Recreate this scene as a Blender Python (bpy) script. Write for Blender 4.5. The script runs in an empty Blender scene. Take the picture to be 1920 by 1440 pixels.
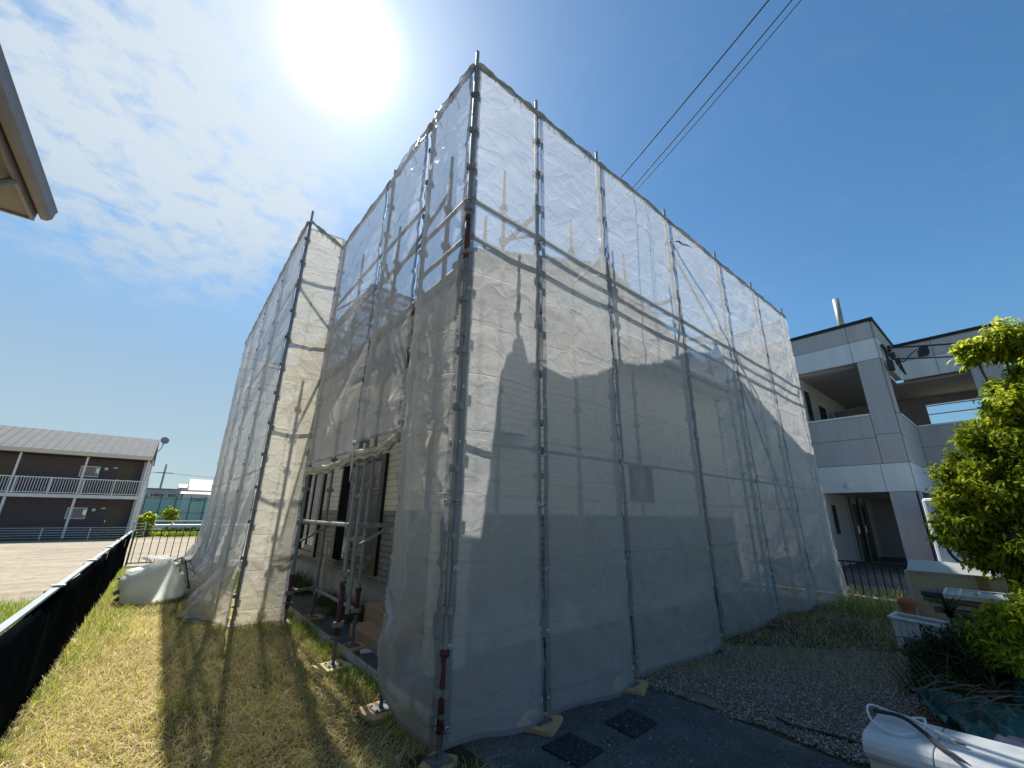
import bpy, math, random
import numpy as np
from mathutils import Vector, Matrix
R = math.radians
C = bpy.context.scene.collection
SC = bpy.context.scene
random.seed(7); RNG = np.random.default_rng(7)

# ---------------------------------------------------------------- camera
def setup_camera():
    cd = bpy.data.cameras.new('camera'); co = bpy.data.objects.new('camera', cd); C.objects.link(co)
    cd.sensor_width = 36; cd.lens = 763.5 / 1920 * 36; cd.clip_end = 3000; cd.clip_start = .05
    roll, pitch, yaw = .01397, .30942, .88469
    fwd = Vector((math.cos(yaw) * math.cos(pitch), math.sin(yaw) * math.cos(pitch), math.sin(pitch)))
    r = Vector((math.sin(yaw), -math.cos(yaw), 0)); u = r.cross(fwd)
    r2 = r * math.cos(roll) + u * math.sin(roll); u2 = r2.cross(fwd)
    m = Matrix((r2, u2, -fwd)).transposed().to_4x4(); m.translation = (0, 0, 1.5)
    co.matrix_world = m; SC.camera = co
setup_camera()
# ---------------------------------------------------------------- sky, sun, exposure
SUN_EL = 52.77; SUN_AZ = 82.18      # azimuth from +x towards +y
SUN_DIR = Vector((math.cos(R(SUN_EL)) * math.cos(R(SUN_AZ)), math.cos(R(SUN_EL)) * math.sin(R(SUN_AZ)), math.sin(R(SUN_EL))))
SKY_STRENGTH = .055
SC.view_settings.view_transform = 'Standard'; SC.view_settings.look = 'None'
SC.view_settings.exposure = 1.1; SC.view_settings.gamma = 1; SC.view_settings.use_curve_mapping = False
def cz3(nd, L, z):
    c = nd('ShaderNodeCombineXYZ')
    for i in range(3): L.new(z, c.inputs[i])
    return c.outputs[0]
def setup_world():
    w = bpy.data.worlds.new('World'); SC.world = w; w.use_nodes = True
    nt = w.node_tree; N = nt.nodes; L = nt.links; N.clear()
    def nd(t, **k):
        n = N.new(t)
        for a, b in k.items(): setattr(n, a, b)
        return n
    def mth(op, a, b=None, clamp=False):
        n = nd('ShaderNodeMath', operation=op, use_clamp=clamp)
        for i, v in enumerate((a, b)):
            if v is None: continue
            if isinstance(v, (int, float)): n.inputs[i].default_value = v
            else: L.new(v, n.inputs[i])
        return n.outputs[0]
    sky = nd('ShaderNodeTexSky', sky_type='NISHITA', sun_disc=False, sun_elevation=R(SUN_EL), sun_rotation=R(90 - SUN_AZ),
             air_density=1.0, dust_density=.4, ozone_density=2.5, altitude=0)
    tc = nd('ShaderNodeTexCoord'); g = tc.outputs['Generated']
    hs = nd('ShaderNodeHueSaturation'); hs.inputs['Saturation'].default_value = 1.18; hs.inputs['Value'].default_value = 1.25; tn = nd('ShaderNodeVectorMath', operation='MULTIPLY'); L.new(sky.outputs[0], tn.inputs[0]); tn.inputs[1].default_value = (.93, 1.03, 1.0); L.new(tn.outputs[0], hs.inputs['Color'])
    dot = nd('ShaderNodeVectorMath', operation='DOT_PRODUCT'); L.new(g, dot.inputs[0]); dot.inputs[1].default_value = SUN_DIR
    ang = mth('ARCCOSINE', mth('MINIMUM', dot.outputs['Value'], .99999))
    # clouds: thin patchy layer far above, thicker towards one side of the sky
    sep = nd('ShaderNodeSeparateXYZ'); L.new(g, sep.inputs[0])
    zc = mth('ADD', mth('MAXIMUM', sep.outputs[2], 0.0), .12)
    cmb = nd('ShaderNodeCombineXYZ'); L.new(mth('DIVIDE', sep.outputs[0], zc), cmb.inputs[0]); L.new(mth('DIVIDE', sep.outputs[1], zc), cmb.inputs[1])
    n1 = nd('ShaderNodeTexNoise'); n1.inputs['Scale'].default_value = 10; n1.inputs['Detail'].default_value = 12; n1.inputs['Roughness'].default_value = .62
    n1.inputs['Distortion'].default_value = .25; L.new(cmb.outputs[0], n1.inputs['Vector'])
    n2 = nd('ShaderNodeTexNoise'); n2.inputs['Scale'].default_value = 2.2; n2.inputs['Detail'].default_value = 4; L.new(cmb.outputs[0], n2.inputs['Vector'])
    # cloud bank direction (left of the sun)
    bank = Vector((-.10, .77, .63)).normalized()
    d2 = nd('ShaderNodeVectorMath', operation='DOT_PRODUCT'); L.new(g, d2.inputs[0]); d2.inputs[1].default_value = bank
    mr = nd('ShaderNodeMapRange', interpolation_type='SMOOTHSTEP'); L.new(d2.outputs['Value'], mr.inputs[0])
    mr.inputs[1].default_value = .925; mr.inputs[2].default_value = .99
    dens = mth('ADD', mth('MULTIPLY', n1.outputs[0], 1.15), mth('MULTIPLY', n2.outputs[0], .35))
    cov = mth('SUBTRACT', mth('ADD', dens, mth('MULTIPLY', mr.outputs[0], .36)), .83)
    cl = mth('MULTIPLY', mth('MULTIPLY', cov, 3.6, True), .88)
    cl = mth('MULTIPLY', cl, mth('ADD', mth('MULTIPLY', mr.outputs[0], .95), .05))
    mx = nd('ShaderNodeMixRGB'); L.new(cl, mx.inputs[0]); L.new(hs.outputs[0], mx.inputs[1]); mx.inputs[2].default_value = (5.9, 6.6, 7.1, 1)
    # aureole of forward-scattered light round the sun
    gl = mth('ADD', mth('MULTIPLY', mth('EXPONENT', mth('MULTIPLY', mth('MULTIPLY', ang, ang), -1 / (.052 ** 2))), 60),
             mth('MULTIPLY', mth('EXPONENT', mth('MULTIPLY', ang, -1 / .16)), 2.6))
    gc = nd('ShaderNodeVectorMath', operation='SCALE'); gc.inputs[0].default_value = (.93, 1.0, 1.0); L.new(gl, gc.inputs['Scale'])
    ad = nd('ShaderNodeVectorMath', operation='ADD'); L.new(mx.outputs[0], ad.inputs[0]); L.new(gc.outputs[0], ad.inputs[1])
    mz = nd('ShaderNodeMapRange', interpolation_type='SMOOTHSTEP'); L.new(sep.outputs[2], mz.inputs[0]); mz.inputs[1].default_value = -.02; mz.inputs[2].default_value = .42; mz.inputs[3].default_value = .60; mz.inputs[4].default_value = 1.0
    dz = nd('ShaderNodeVectorMath', operation='SCALE'); L.new(ad.outputs[0], dz.inputs[0]); L.new(mz.outputs[0], dz.inputs['Scale']); ad = dz      # thicker air near the horizon
    # pale summer haze low in the sky on the sunward side
    hc = nd('ShaderNodeMapRange', data_type='FLOAT_VECTOR'); L.new(cz3(nd, L, sep.outputs[2]), hc.inputs[6]); hc.inputs[7].default_value = (0, 0, 0); hc.inputs[8].default_value = (.32, .32, .32); hc.inputs[9].default_value = (4.3, 5.5, 6.0); hc.inputs[10].default_value = (2.95, 4.25, 5.7)
    f1 = nd('ShaderNodeMapRange', interpolation_type='SMOOTHSTEP'); L.new(sep.outputs[2], f1.inputs[0]); f1.inputs[1].default_value = .62; f1.inputs[2].default_value = .18; f1.inputs[3].default_value = 0; f1.inputs[4].default_value = .85
    f2 = nd('ShaderNodeMapRange', interpolation_type='SMOOTHSTEP'); L.new(d2.outputs['Value'], f2.inputs[0]); f2.inputs[1].default_value = .25; f2.inputs[2].default_value = .80
    hm = nd('ShaderNodeMixRGB'); L.new(mth('MULTIPLY', f1.outputs[0], f2.outputs[0]), hm.inputs[0]); L.new(ad.outputs[0], hm.inputs[1]); L.new(hc.outputs[1], hm.inputs[2]); ad = hm
    bg = nd('ShaderNodeBackground'); bg.inputs[1].default_value = SKY_STRENGTH; L.new(ad.outputs[0], bg.inputs[0])
    out = nd('ShaderNodeOutputWorld'); L.new(bg.outputs[0], out.inputs[0])
setup_world()
def setup_sun():
    ld = bpy.data.lights.new('sun', 'SUN'); ld.energy = 4.2; ld.angle = R(.53); ld.color = (1, .95, .86)
    o = bpy.data.objects.new('sun', ld); C.objects.link(o); o.rotation_euler = SUN_DIR.to_track_quat('Z', 'Y').to_euler()
setup_sun()
SC.render.engine = 'CYCLES'
try:
    SC.cycles.use_denoising = True; SC.cycles.denoiser = 'OPENIMAGEDENOISE'
except Exception: pass
SC.cycles.max_bounces = 8; SC.cycles.transparent_max_bounces = 24; SC.cycles.diffuse_bounces = 4
SC.cycles.sample_clamp_indirect = 6

# ---------------------------------------------------------------- materials
def newmat(name):
    m = bpy.data.materials.new(name); m.use_nodes = True; nt = m.node_tree
    return m, nt, nt.nodes, nt.links, nt.nodes['Principled BSDF']
def mat(name, c1, c2=None, rough=.7, metal=0, scale=6, bump=0, bscale=60, spec=.4, stretch=None, detail=5, c3=None):
    m, nt, N, L, b = newmat(name)
    b.inputs['Roughness'].default_value = rough; b.inputs['Metallic'].default_value = metal
    b.inputs['Specular IOR Level'].default_value = spec
    b.inputs['Base Color'].default_value = (*c1, 1)
    tc = N.new('ShaderNodeTexCoord'); vec = tc.outputs['Object']
    if stretch:
        mp = N.new('ShaderNodeMapping'); mp.inputs['Scale'].default_value = stretch; L.new(vec, mp.inputs[0]); vec = mp.outputs[0]
    if c2:
        n = N.new('ShaderNodeTexNoise'); n.inputs['Scale'].default_value = scale; n.inputs['Detail'].default_value = detail; n.inputs['Roughness'].default_value = .65
        L.new(vec, n.inputs['Vector']); cr = N.new('ShaderNodeValToRGB'); L.new(n.outputs[0], cr.inputs[0])
        cr.color_ramp.elements[0].position = .35; cr.color_ramp.elements[1].position = .65
        cr.color_ramp.elements[0].color = (*c1, 1); cr.color_ramp.elements[1].color = (*c2, 1)
        if c3:
            e = cr.color_ramp.elements.new(.72); e.color = (*c3, 1)
        L.new(cr.outputs[0], b.inputs['Base Color'])
    if bump:
        n = N.new('ShaderNodeTexNoise'); n.inputs['Scale'].default_value = bscale; n.inputs['Detail'].default_value = 4
        L.new(vec, n.inputs['Vector']); bp = N.new('ShaderNodeBump'); bp.inputs['Strength'].default_value = bump; bp.inputs['Distance'].default_value = .02
        L.new(n.outputs[0], bp.inputs['Height']); L.new(bp.outputs[0], b.inputs['Normal'])
    return m
def ramp_attr_mat(name, stops, transl=.4, rough=.8, attr='tint', tcol=1.0):
    m = bpy.data.materials.new(name); m.use_nodes = True; nt = m.node_tree; N = nt.nodes; L = nt.links; N.clear()
    a = N.new('ShaderNodeAttribute'); a.attribute_name = attr
    cr = N.new('ShaderNodeValToRGB'); L.new(a.outputs['Fac'], cr.inputs[0]); els = cr.color_ramp.elements
    els[0].position = stops[0][0]; els[0].color = (*stops[0][1], 1); els[1].position = stops[-1][0]; els[1].color = (*stops[-1][1], 1)
    for p, c in stops[1:-1]:
        e = els.new(p); e.color = (*c, 1)
    p = N.new('ShaderNodeBsdfPrincipled'); p.inputs['Roughness'].default_value = rough; p.inputs['Specular IOR Level'].default_value = .25
    L.new(cr.outputs[0], p.inputs['Base Color'])
    t = N.new('ShaderNodeBsdfTranslucent'); L.new(cr.outputs[0], t.inputs[0])
    mx = N.new('ShaderNodeMixShader'); mx.inputs[0].default_value = transl; L.new(p.outputs[0], mx.inputs[1]); L.new(t.outputs[0], mx.inputs[2])
    o = N.new('ShaderNodeOutputMaterial'); L.new(mx.outputs[0], o.inputs[0]); return m

def net_material(name, trans=.46, col=(.65, .65, .645), hem=True, tint2=(.68, .68, .68), transl=.39):
    """woven scaffold mesh: part light goes straight through, the rest is scattered both ways"""
    m = bpy.data.materials.new(name); m.use_nodes = True; nt = m.node_tree; N = nt.nodes; L = nt.links; N.clear()
    def mth(op, a, b=None, clamp=False):
        n = N.new('ShaderNodeMath'); n.operation = op; n.use_clamp = clamp
        for i, v in enumerate((a, b)):
            if v is None: continue
            if isinstance(v, (int, float)): n.inputs[i].default_value = v
            else: L.new(v, n.inputs[i])
        return n.outputs[0]
    tc = N.new('ShaderNodeTexCoord'); uv = N.new('ShaderNodeUVMap'); sep = N.new('ShaderNodeSeparateXYZ'); L.new(uv.outputs[0], sep.inputs[0])
    n1 = N.new('ShaderNodeTexNoise'); n1.inputs['Scale'].default_value = 1.7; n1.inputs['Detail'].default_value = 8; n1.inputs['Roughness'].default_value = .7; L.new(tc.outputs['Object'], n1.inputs['Vector'])
    cr = N.new('ShaderNodeMixRGB'); L.new(n1.outputs[0], cr.inputs[0]); cr.inputs[1].default_value = (*[c * .92 for c in col], 1); cr.inputs[2].default_value = (*[min(1, c * 1.05) for c in tint2], 1)
    # fine crumple + weave relief
    n2 = N.new('ShaderNodeTexNoise'); n2.inputs['Scale'].default_value = 7; n2.inputs['Detail'].default_value = 6; n2.inputs['Roughness'].default_value = .6; n2.inputs['Distortion'].default_value = .8; L.new(tc.outputs['Object'], n2.inputs['Vector'])
    vo = N.new('ShaderNodeTexVoronoi'); vo.feature = 'DISTANCE_TO_EDGE'; vo.inputs['Scale'].default_value = 5; L.new(tc.outputs['Object'], vo.inputs['Vector'])
    so = N.new('ShaderNodeSeparateXYZ'); L.new(tc.outputs['Object'], so.inputs[0])
    wob = mth('MULTIPLY', mth('SUBTRACT', n1.outputs[0], .5), .10)
    fr = mth('ABSOLUTE', mth('SUBTRACT', mth('FRACT', mth('DIVIDE', mth('ADD', so.outputs[2], wob), .47)), .5))
    ln = mth('MULTIPLY', mth('SUBTRACT', 1.0, mth('DIVIDE', fr, .016), True), mth('MULTIPLY', mth('SUBTRACT', n2.outputs[0], .30), 3.0, True))
    fv = mth('ABSOLUTE', mth('SUBTRACT', sep.outputs[0], .44)); lv = mth('MULTIPLY', mth('SUBTRACT', 1.0, mth('DIVIDE', fv, .007), True), .5)
    crease = mth('MAXIMUM', ln, lv)
    h = mth('ADD', mth('ADD', n2.outputs[0], mth('MULTIPLY', mth('MINIMUM', vo.outputs[0], .12), 2.0)), mth('MULTIPLY', crease, .5))
    bp = N.new('ShaderNodeBump'); bp.inputs['Strength'].default_value = .8; bp.inputs['Distance'].default_value = .022; L.new(h, bp.inputs['Height'])
    df = N.new('ShaderNodeBsdfPrincipled'); df.inputs['Roughness'].default_value = .38; df.inputs['Specular IOR Level'].default_value = .35; L.new(cr.outputs[0], df.inputs['Base Color']); L.new(bp.outputs[0], df.inputs['Normal'])
    tl = N.new('ShaderNodeBsdfTranslucent'); L.new(cr.outputs[0], tl.inputs[0]); L.new(bp.outputs[0], tl.inputs[1])
    a = N.new('ShaderNodeMixShader'); a.inputs[0].default_value = transl; L.new(df.outputs[0], a.inputs[1]); L.new(tl.outputs[0], a.inputs[2])
    tr = N.new('ShaderNodeBsdfTransparent')
    lw = N.new('ShaderNodeLayerWeight'); lw.inputs[0].default_value = .5
    # open area seen through the weave shrinks at glancing angles
    op = mth('MULTIPLY', mth('SUBTRACT', 1.0, mth('MULTIPLY', mth('POWER', lw.outputs['Facing'], 2.5), .40)), trans)
    op = mth('MULTIPLY', op, mth('ADD', .86, mth('MULTIPLY', n1.outputs[0], .28)))
    if hem:
        u = sep.outputs[0]                      # metres from the near side / far side are stored in uv
        hemf = mth('MULTIPLY', mth('GREATER_THAN', u, .042), mth('GREATER_THAN', sep.outputs[1], .03))
        hc = N.new('ShaderNodeMixRGB'); L.new(hemf, hc.inputs[0]); hc.inputs[1].default_value = (.30, .315, .345, 1); L.new(cr.outputs[0], hc.inputs[2]); L.new(hc.outputs[0], df.inputs['Base Color']); L.new(hc.outputs[0], tl.inputs[0])
        op = mth('MULTIPLY', op, mth('SUBTRACT', 1.0, mth('MULTIPLY', crease, .55)))
        op = mth('MULTIPLY', op, mth('ADD', mth('MULTIPLY', hemf, .78), .22))
    mx = N.new('ShaderNodeMixShader'); L.new(op, mx.inputs[0]); L.new(a.outputs[0], mx.inputs[1]); L.new(tr.outputs[0], mx.inputs[2])
    o = N.new('ShaderNodeOutputMaterial'); L.new(mx.outputs[0], o.inputs[0]); return m

def ground_mat(name, cols, scales=(1.2, 25), bump=.6, bscale=90, rough=.95, stretch=None):
    m, nt, N, L, b = newmat(name); b.inputs['Roughness'].default_value = rough; b.inputs['Specular IOR Level'].default_value = .2
    tc = N.new('ShaderNodeTexCoord'); vec = tc.outputs['Object']
    if stretch:
        mp = N.new('ShaderNodeMapping'); mp.inputs['Scale'].default_value = stretch; L.new(vec, mp.inputs[0]); vec = mp.outputs[0]
    a = N.new('ShaderNodeTexNoise'); a.inputs['Scale'].default_value = scales[0]; a.inputs['Detail'].default_value = 8; a.inputs['Roughness'].default_value = .7; L.new(vec, a.inputs['Vector'])
    c = N.new('ShaderNodeTexNoise'); c.inputs['Scale'].default_value = scales[1]; c.inputs['Detail'].default_value = 6; L.new(vec, c.inputs['Vector'])
    ad = N.new('ShaderNodeMath'); ad.operation = 'MULTIPLY_ADD'; L.new(c.outputs[0], ad.inputs[0]); ad.inputs[1].default_value = .6
    s = N.new('ShaderNodeMath'); s.operation = 'MULTIPLY'; s.inputs[1].default_value = .6; L.new(a.outputs[0], s.inputs[0]); L.new(s.outputs[0], ad.inputs[2])
    cr = N.new('ShaderNodeValToRGB'); L.new(ad.outputs[0], cr.inputs[0]); els = cr.color_ramp.elements
    k = len(cols); els[0].position = .42; els[0].color = (*cols[0], 1); els[1].position = .78; els[1].color = (*cols[-1], 1)
    for i, cc in enumerate(cols[1:-1]):
        e = els.new(.42 + .36 * (i + 1) / (k - 1)); e.color = (*cc, 1)
    L.new(cr.outputs[0], b.inputs['Base Color'])
    n = N.new('ShaderNodeTexNoise'); n.inputs['Scale'].default_value = bscale; n.inputs['Detail'].default_value = 5; L.new(vec, n.inputs['Vector'])
    bp = N.new('ShaderNodeBump'); bp.inputs['Strength'].default_value = bump; bp.inputs['Distance'].default_value = .03; L.new(n.outputs[0], bp.inputs['Height']); L.new(bp.outputs[0], b.inputs['Normal'])
    return m
def brick_mat(name, c1, c2, mortar, bw, rh, ms, rough=.6, bump=.4, axes='yz', offset=.5):
    m, nt, N, L, b = newmat(name); b.inputs['Roughness'].default_value = rough
    tc = N.new('ShaderNodeTexCoord'); sp = N.new('ShaderNodeSeparateXYZ'); L.new(tc.outputs['Object'], sp.inputs[0])
    cb = N.new('ShaderNodeCombineXYZ'); ad = N.new('ShaderNodeMath'); ad.operation = 'ADD'; L.new(sp.outputs[0], ad.inputs[0]); L.new(sp.outputs[1], ad.inputs[1])
    if axes == 'yz': L.new(ad.outputs[0], cb.inputs[0]); L.new(sp.outputs[2], cb.inputs[1])
    else: L.new(sp.outputs[0], cb.inputs[0]); L.new(sp.outputs[1], cb.inputs[1])
    br = N.new('ShaderNodeTexBrick'); L.new(cb.outputs[0], br.inputs[0]); br.offset = offset
    br.inputs['Color1'].default_value = (*c1, 1); br.inputs['Color2'].default_value = (*c2, 1); br.inputs['Mortar'].default_value = (*mortar, 1)
    br.inputs['Scale'].default_value = 1; br.inputs['Brick Width'].default_value = bw; br.inputs['Row Height'].default_value = rh; br.inputs['Mortar Size'].default_value = ms
    L.new(br.outputs[0], b.inputs['Base Color'])
    bp = N.new('ShaderNodeBump'); bp.inputs['Strength'].default_value = bump; bp.inputs['Distance'].default_value = .01; bp.invert = True
    L.new(br.outputs['Fac'], bp.inputs['Height']); L.new(bp.outputs[0], b.inputs['Normal']); return m
M = {}
M['net'] = net_material('net')
M['net_ret_warm_light'] = net_material('net_ret_warm_light', trans=.16, col=(.66, .61, .50), tint2=(.70, .66, .56), transl=.36)  # same net; warm light off the house wall is tinted into its colour
M['net_far'] = net_material('net_far', trans=.24)
M['galv'] = mat('galv', (.24, .25, .25), (.33, .33, .32), .6, .25, scale=9, bump=.1, c3=(.33, .27, .22))
M['galv_dark'] = mat('galv_dark', (.13, .135, .14), (.22, .22, .22), .6, .3, scale=14, bump=.15)
M['red_pipe'] = mat('red_pipe', (.15, .035, .045), (.10, .04, .045), .6, .2, scale=20, bump=.2)
M['wood_pad'] = mat('wood_pad', (.50, .30, .14), (.62, .42, .22), .7, 0, scale=5, stretch=(1, 14, 1), bump=.3, bscale=30)
M['wood_pad_y'] = mat('wood_pad_y', (.62, .48, .16), (.70, .58, .25), .7, 0, scale=5, stretch=(1, 14, 1), bump=.3, bscale=30)
M['grommet'] = mat('grommet', (.7, .7, .68), None, .3, .9)
M['cord'] = mat('cord', (.07, .08, .08), None, .8)
M['cord_w'] = mat('cord_w', (.75, .74, .7), None, .6)
M['cable'] = mat('cable', (.03, .03, .035), None, .6)
M['siding'] = brick_mat('siding', (.70, .65, .57), (.67, .62, .55), (.42, .39, .34), 30, .10, .008)
M['tile_wall'] = brick_mat('tile_wall', (.27, .255, .24), (.22, .21, .20), (.10, .10, .10), .32, .085, .009, bump=.8)
M['concrete'] = mat('concrete', (.40, .395, .38), (.50, .49, .47), .9, 0, scale=4, bump=.4, bscale=50)
M['concrete_d'] = mat('concrete_d', (.22, .22, .21), (.33, .325, .31), .9, 0, scale=3, bump=.4, bscale=50)
M['roof_tile'] = mat('roof_tile', (.20, .20, .21), (.27, .27, .28), .5, 0, scale=8, bump=.3)
M['frame_dark'] = mat('frame_dark', (.018, .019, .022), None, .35, .3)
M['glass'] = mat('glass', (.012, .015, .018), None, .03, 0, spec=.9)
M['soffit'] = mat('soffit', (.27, .25, .19), (.23, .21, .16), .8, scale=3)
M['terracotta'] = brick_mat('terracotta', (.50, .33, .20), (.46, .30, .18), (.28, .2, .14), .3, .3, .006, axes='xy', offset=0)
M['white_paint'] = mat('white_paint', (.72, .73, .73), (.66, .67, .67), .45, 0, scale=3)
M['beige_gutter'] = mat('beige_gutter', (.30, .25, .23), (.26, .22, .20), .5)

# ---------------------------------------------------------------- mesh builder
class MB:
    def __init__(s): s.v = []; s.f = []; s.n = 0; s.mi = []; s.cur = 0
    def add(s, vs, fs):
        s.v.extend([tuple(p) for p in vs]); s.f.extend([tuple(i + s.n for i in f) for f in fs]); s.mi.extend([s.cur] * len(fs)); s.n += len(vs); return s
    def box(s, x0, x1, y0, y1, z0, z1):
        vs = [(x, y, z) for z in (z0, z1) for y in (y0, y1) for x in (x0, x1)]
        return s.add(vs, [(0, 2, 3, 1), (4, 5, 7, 6), (0, 1, 5, 4), (2, 6, 7, 3), (0, 4, 6, 2), (1, 3, 7, 5)])
    def obox(s, c, ax, ay, az, hx, hy, hz):
        c = Vector(c); ax = Vector(ax).normalized() * hx; ay = Vector(ay).normalized() * hy; az = Vector(az).normalized() * hz
        vs = [c + ax * i + ay * j + az * k for k in (-1, 1) for j in (-1, 1) for i in (-1, 1)]
        return s.add(vs, [(0, 2, 3, 1), (4, 5, 7, 6), (0, 1, 5, 4), (2, 6, 7, 3), (0, 4, 6, 2), (1, 3, 7, 5)])
    def beam(s, a, b, w, h, up=(0, 0, 1)):
        a = Vector(a); b = Vector(b); d = (b - a); up = Vector(up); sd = d.cross(up)
        if sd.length < 1e-6: sd = d.cross(Vector((1, 0, 0)))
        return s.obox((a + b) / 2, d, sd, sd.cross(d), d.length / 2, w / 2, h / 2)
    def tube(s, pts, r, n=8, caps=True):
        pts = [Vector(p) for p in pts]; k = len(pts); rs = r if isinstance(r, (list, tuple)) else [r] * k
        ring = []; prev = None; vs = []
        for i, p in enumerate(pts):
            t = (pts[min(i + 1, k - 1)] - pts[max(i - 1, 0)]).normalized()
            if prev is None:
                u = t.orthogonal().normalized()
            else:
                u = (prev - t * prev.dot(t))
                u = u.normalized() if u.length > 1e-6 else t.orthogonal().normalized()
            prev = u; w = t.cross(u)
            vs += [p + (u * math.cos(2 * math.pi * j / n) + w * math.sin(2 * math.pi * j / n)) * rs[i] for j in range(n)]
        fs = [(i * n + j, i * n + (j + 1) % n, (i + 1) * n + (j + 1) % n, (i + 1) * n + j) for i in range(k - 1) for j in range(n)]
        if caps: fs += [tuple(range(n - 1, -1, -1)), tuple((k - 1) * n + j for j in range(n))]
        return s.add(vs, fs)
    def cyl(s, a, b, r, n=10): return s.tube([a, b], r, n)
    def prism(s, poly, h, axis='z', base=0):
        """poly: list of 2-d points, extruded along axis from base to base+h"""
        def P(a, b, c): return {'z': (a, b, c), 'y': (a, c, b), 'x': (c, a, b)}[axis]
        n = len(poly); vs = [P(a, b, base) for a, b in poly] + [P(a, b, base + h) for a, b in poly]
        return s.add(vs, [tuple(range(n - 1, -1, -1)), tuple(range(n, 2 * n))] + [(i, (i + 1) % n, n + (i + 1) % n, n + i) for i in range(n)])
    def quadslab(s, a, b, c, d, t):
        a, b, c, d = map(Vector, (a, b, c, d)); nn = (b - a).cross(d - a).normalized() * t
        return s.add([a, b, c, d, a - nn, b - nn, c - nn, d - nn], [(0, 1, 2, 3), (7, 6, 5, 4), (0, 4, 5, 1), (1, 5, 6, 2), (2, 6, 7, 3), (3, 7, 4, 0)])
    def build(s, name, mats, parent=None, smooth=False, bevel=0, loc=None):
        me = bpy.data.meshes.new(name); me.from_pydata(s.v, [], s.f); me.update()
        if not isinstance(mats, (list, tuple)): mats = [mats]
        for m in mats: me.materials.append(m)
        if len(mats) > 1: me.polygons.foreach_set('material_index', s.mi)
        if smooth: me.polygons.foreach_set('use_smooth', [True] * len(s.f))
        import bmesh
        bm = bmesh.new(); bm.from_mesh(me); bmesh.ops.recalc_face_normals(bm, faces=bm.faces); bm.to_mesh(me); bm.free()
        o = bpy.data.objects.new(name, me); C.objects.link(o)
        if parent is not None:
            o.parent = parent
            # geometry is given in world metres: undo the parent's placement
            o.matrix_parent_inverse = parent_matrix(parent).inverted()
        if bevel:
            md = o.modifiers.new('bevel', 'BEVEL'); md.width = bevel; md.segments = 2; md.limit_method = 'ANGLE'; md.angle_limit = R(40)
        return o
def parent_matrix(p):
    m = p.matrix_basis.copy(); q = p
    while q.parent is not None:
        m = q.parent.matrix_basis @ q.matrix_parent_inverse @ m; q = q.parent
    return m
def tag(o, label=None, cat=None, group=None, kind=None):
    if label: o['label'] = label
    if cat: o['category'] = cat
    if group: o['group'] = group
    if kind: o['kind'] = kind
    return o
def empty(name, loc, label=None, cat=None, group=None):
    o = bpy.data.objects.new(name, None); C.objects.link(o); o.location = loc; o.empty_display_size = .2
    return tag(o, label, cat, group)
def np_mesh(name, V, F4=None, F3=None, mats=(), attr=None, smooth=False, uv=None):
    """numpy arrays to an object; attr = per-vertex float 'tint'"""
    me = bpy.data.meshes.new(name); V = np.asarray(V, np.float32); me.vertices.add(len(V)); me.vertices.foreach_set('co', V.ravel())
    loops = []; starts = []; tot = []; k = 0
    if F4 is not None and len(F4):
        F4 = np.asarray(F4, np.int32); loops.append(F4.ravel()); starts.append(np.arange(len(F4)) * 4 + k); tot.append(np.full(len(F4), 4)); k += F4.size
    if F3 is not None and len(F3):
        F3 = np.asarray(F3, np.int32); loops.append(F3.ravel()); starts.append(np.arange(len(F3)) * 3 + k); tot.append(np.full(len(F3), 3)); k += F3.size
    lp = np.concatenate(loops).astype(np.int32); st = np.concatenate(starts).astype(np.int32)
    me.loops.add(len(lp)); me.loops.foreach_set('vertex_index', lp); me.polygons.add(len(st)); me.polygons.foreach_set('loop_start', st)
    me.polygons.foreach_set('loop_total', np.concatenate(tot).astype(np.int32))
    if smooth: me.polygons.foreach_set('use_smooth', np.ones(len(st), bool))
    if attr is not None:
        a = me.attributes.new('tint', 'FLOAT', 'POINT'); a.data.foreach_set('value', np.asarray(attr, np.float32))
    if uv is not None:
        l = me.uv_layers.new(name='UVMap'); l.data.foreach_set('uv', np.asarray(uv, np.float32)[lp].ravel())
    for m in (mats if isinstance(mats, (list, tuple)) else [mats]): me.materials.append(m)
    me.update(); me.validate()
    o = bpy.data.objects.new(name, me); C.objects.link(o); return o

# value noise on numpy arrays
_P = RNG.random((256, 256))
def vnoise(x, y):
    xi = np.floor(x).astype(int); yi = np.floor(y).astype(int); fx = x - xi; fy = y - yi
    fx = fx * fx * (3 - 2 * fx); fy = fy * fy * (3 - 2 * fy); g = lambda a, b: _P[a % 256, b % 256]
    return (g(xi, yi) * (1 - fx) + g(xi + 1, yi) * fx) * (1 - fy) + (g(xi, yi + 1) * (1 - fx) + g(xi + 1, yi + 1) * fx) * fy
def fbm(x, y, o=4):
    s = 0; a = .5
    for i in range(o): s = s + a * vnoise(x * 2 ** i + 17.3 * i, y * 2 ** i + 9.1 * i); a *= .5
    return s

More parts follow.
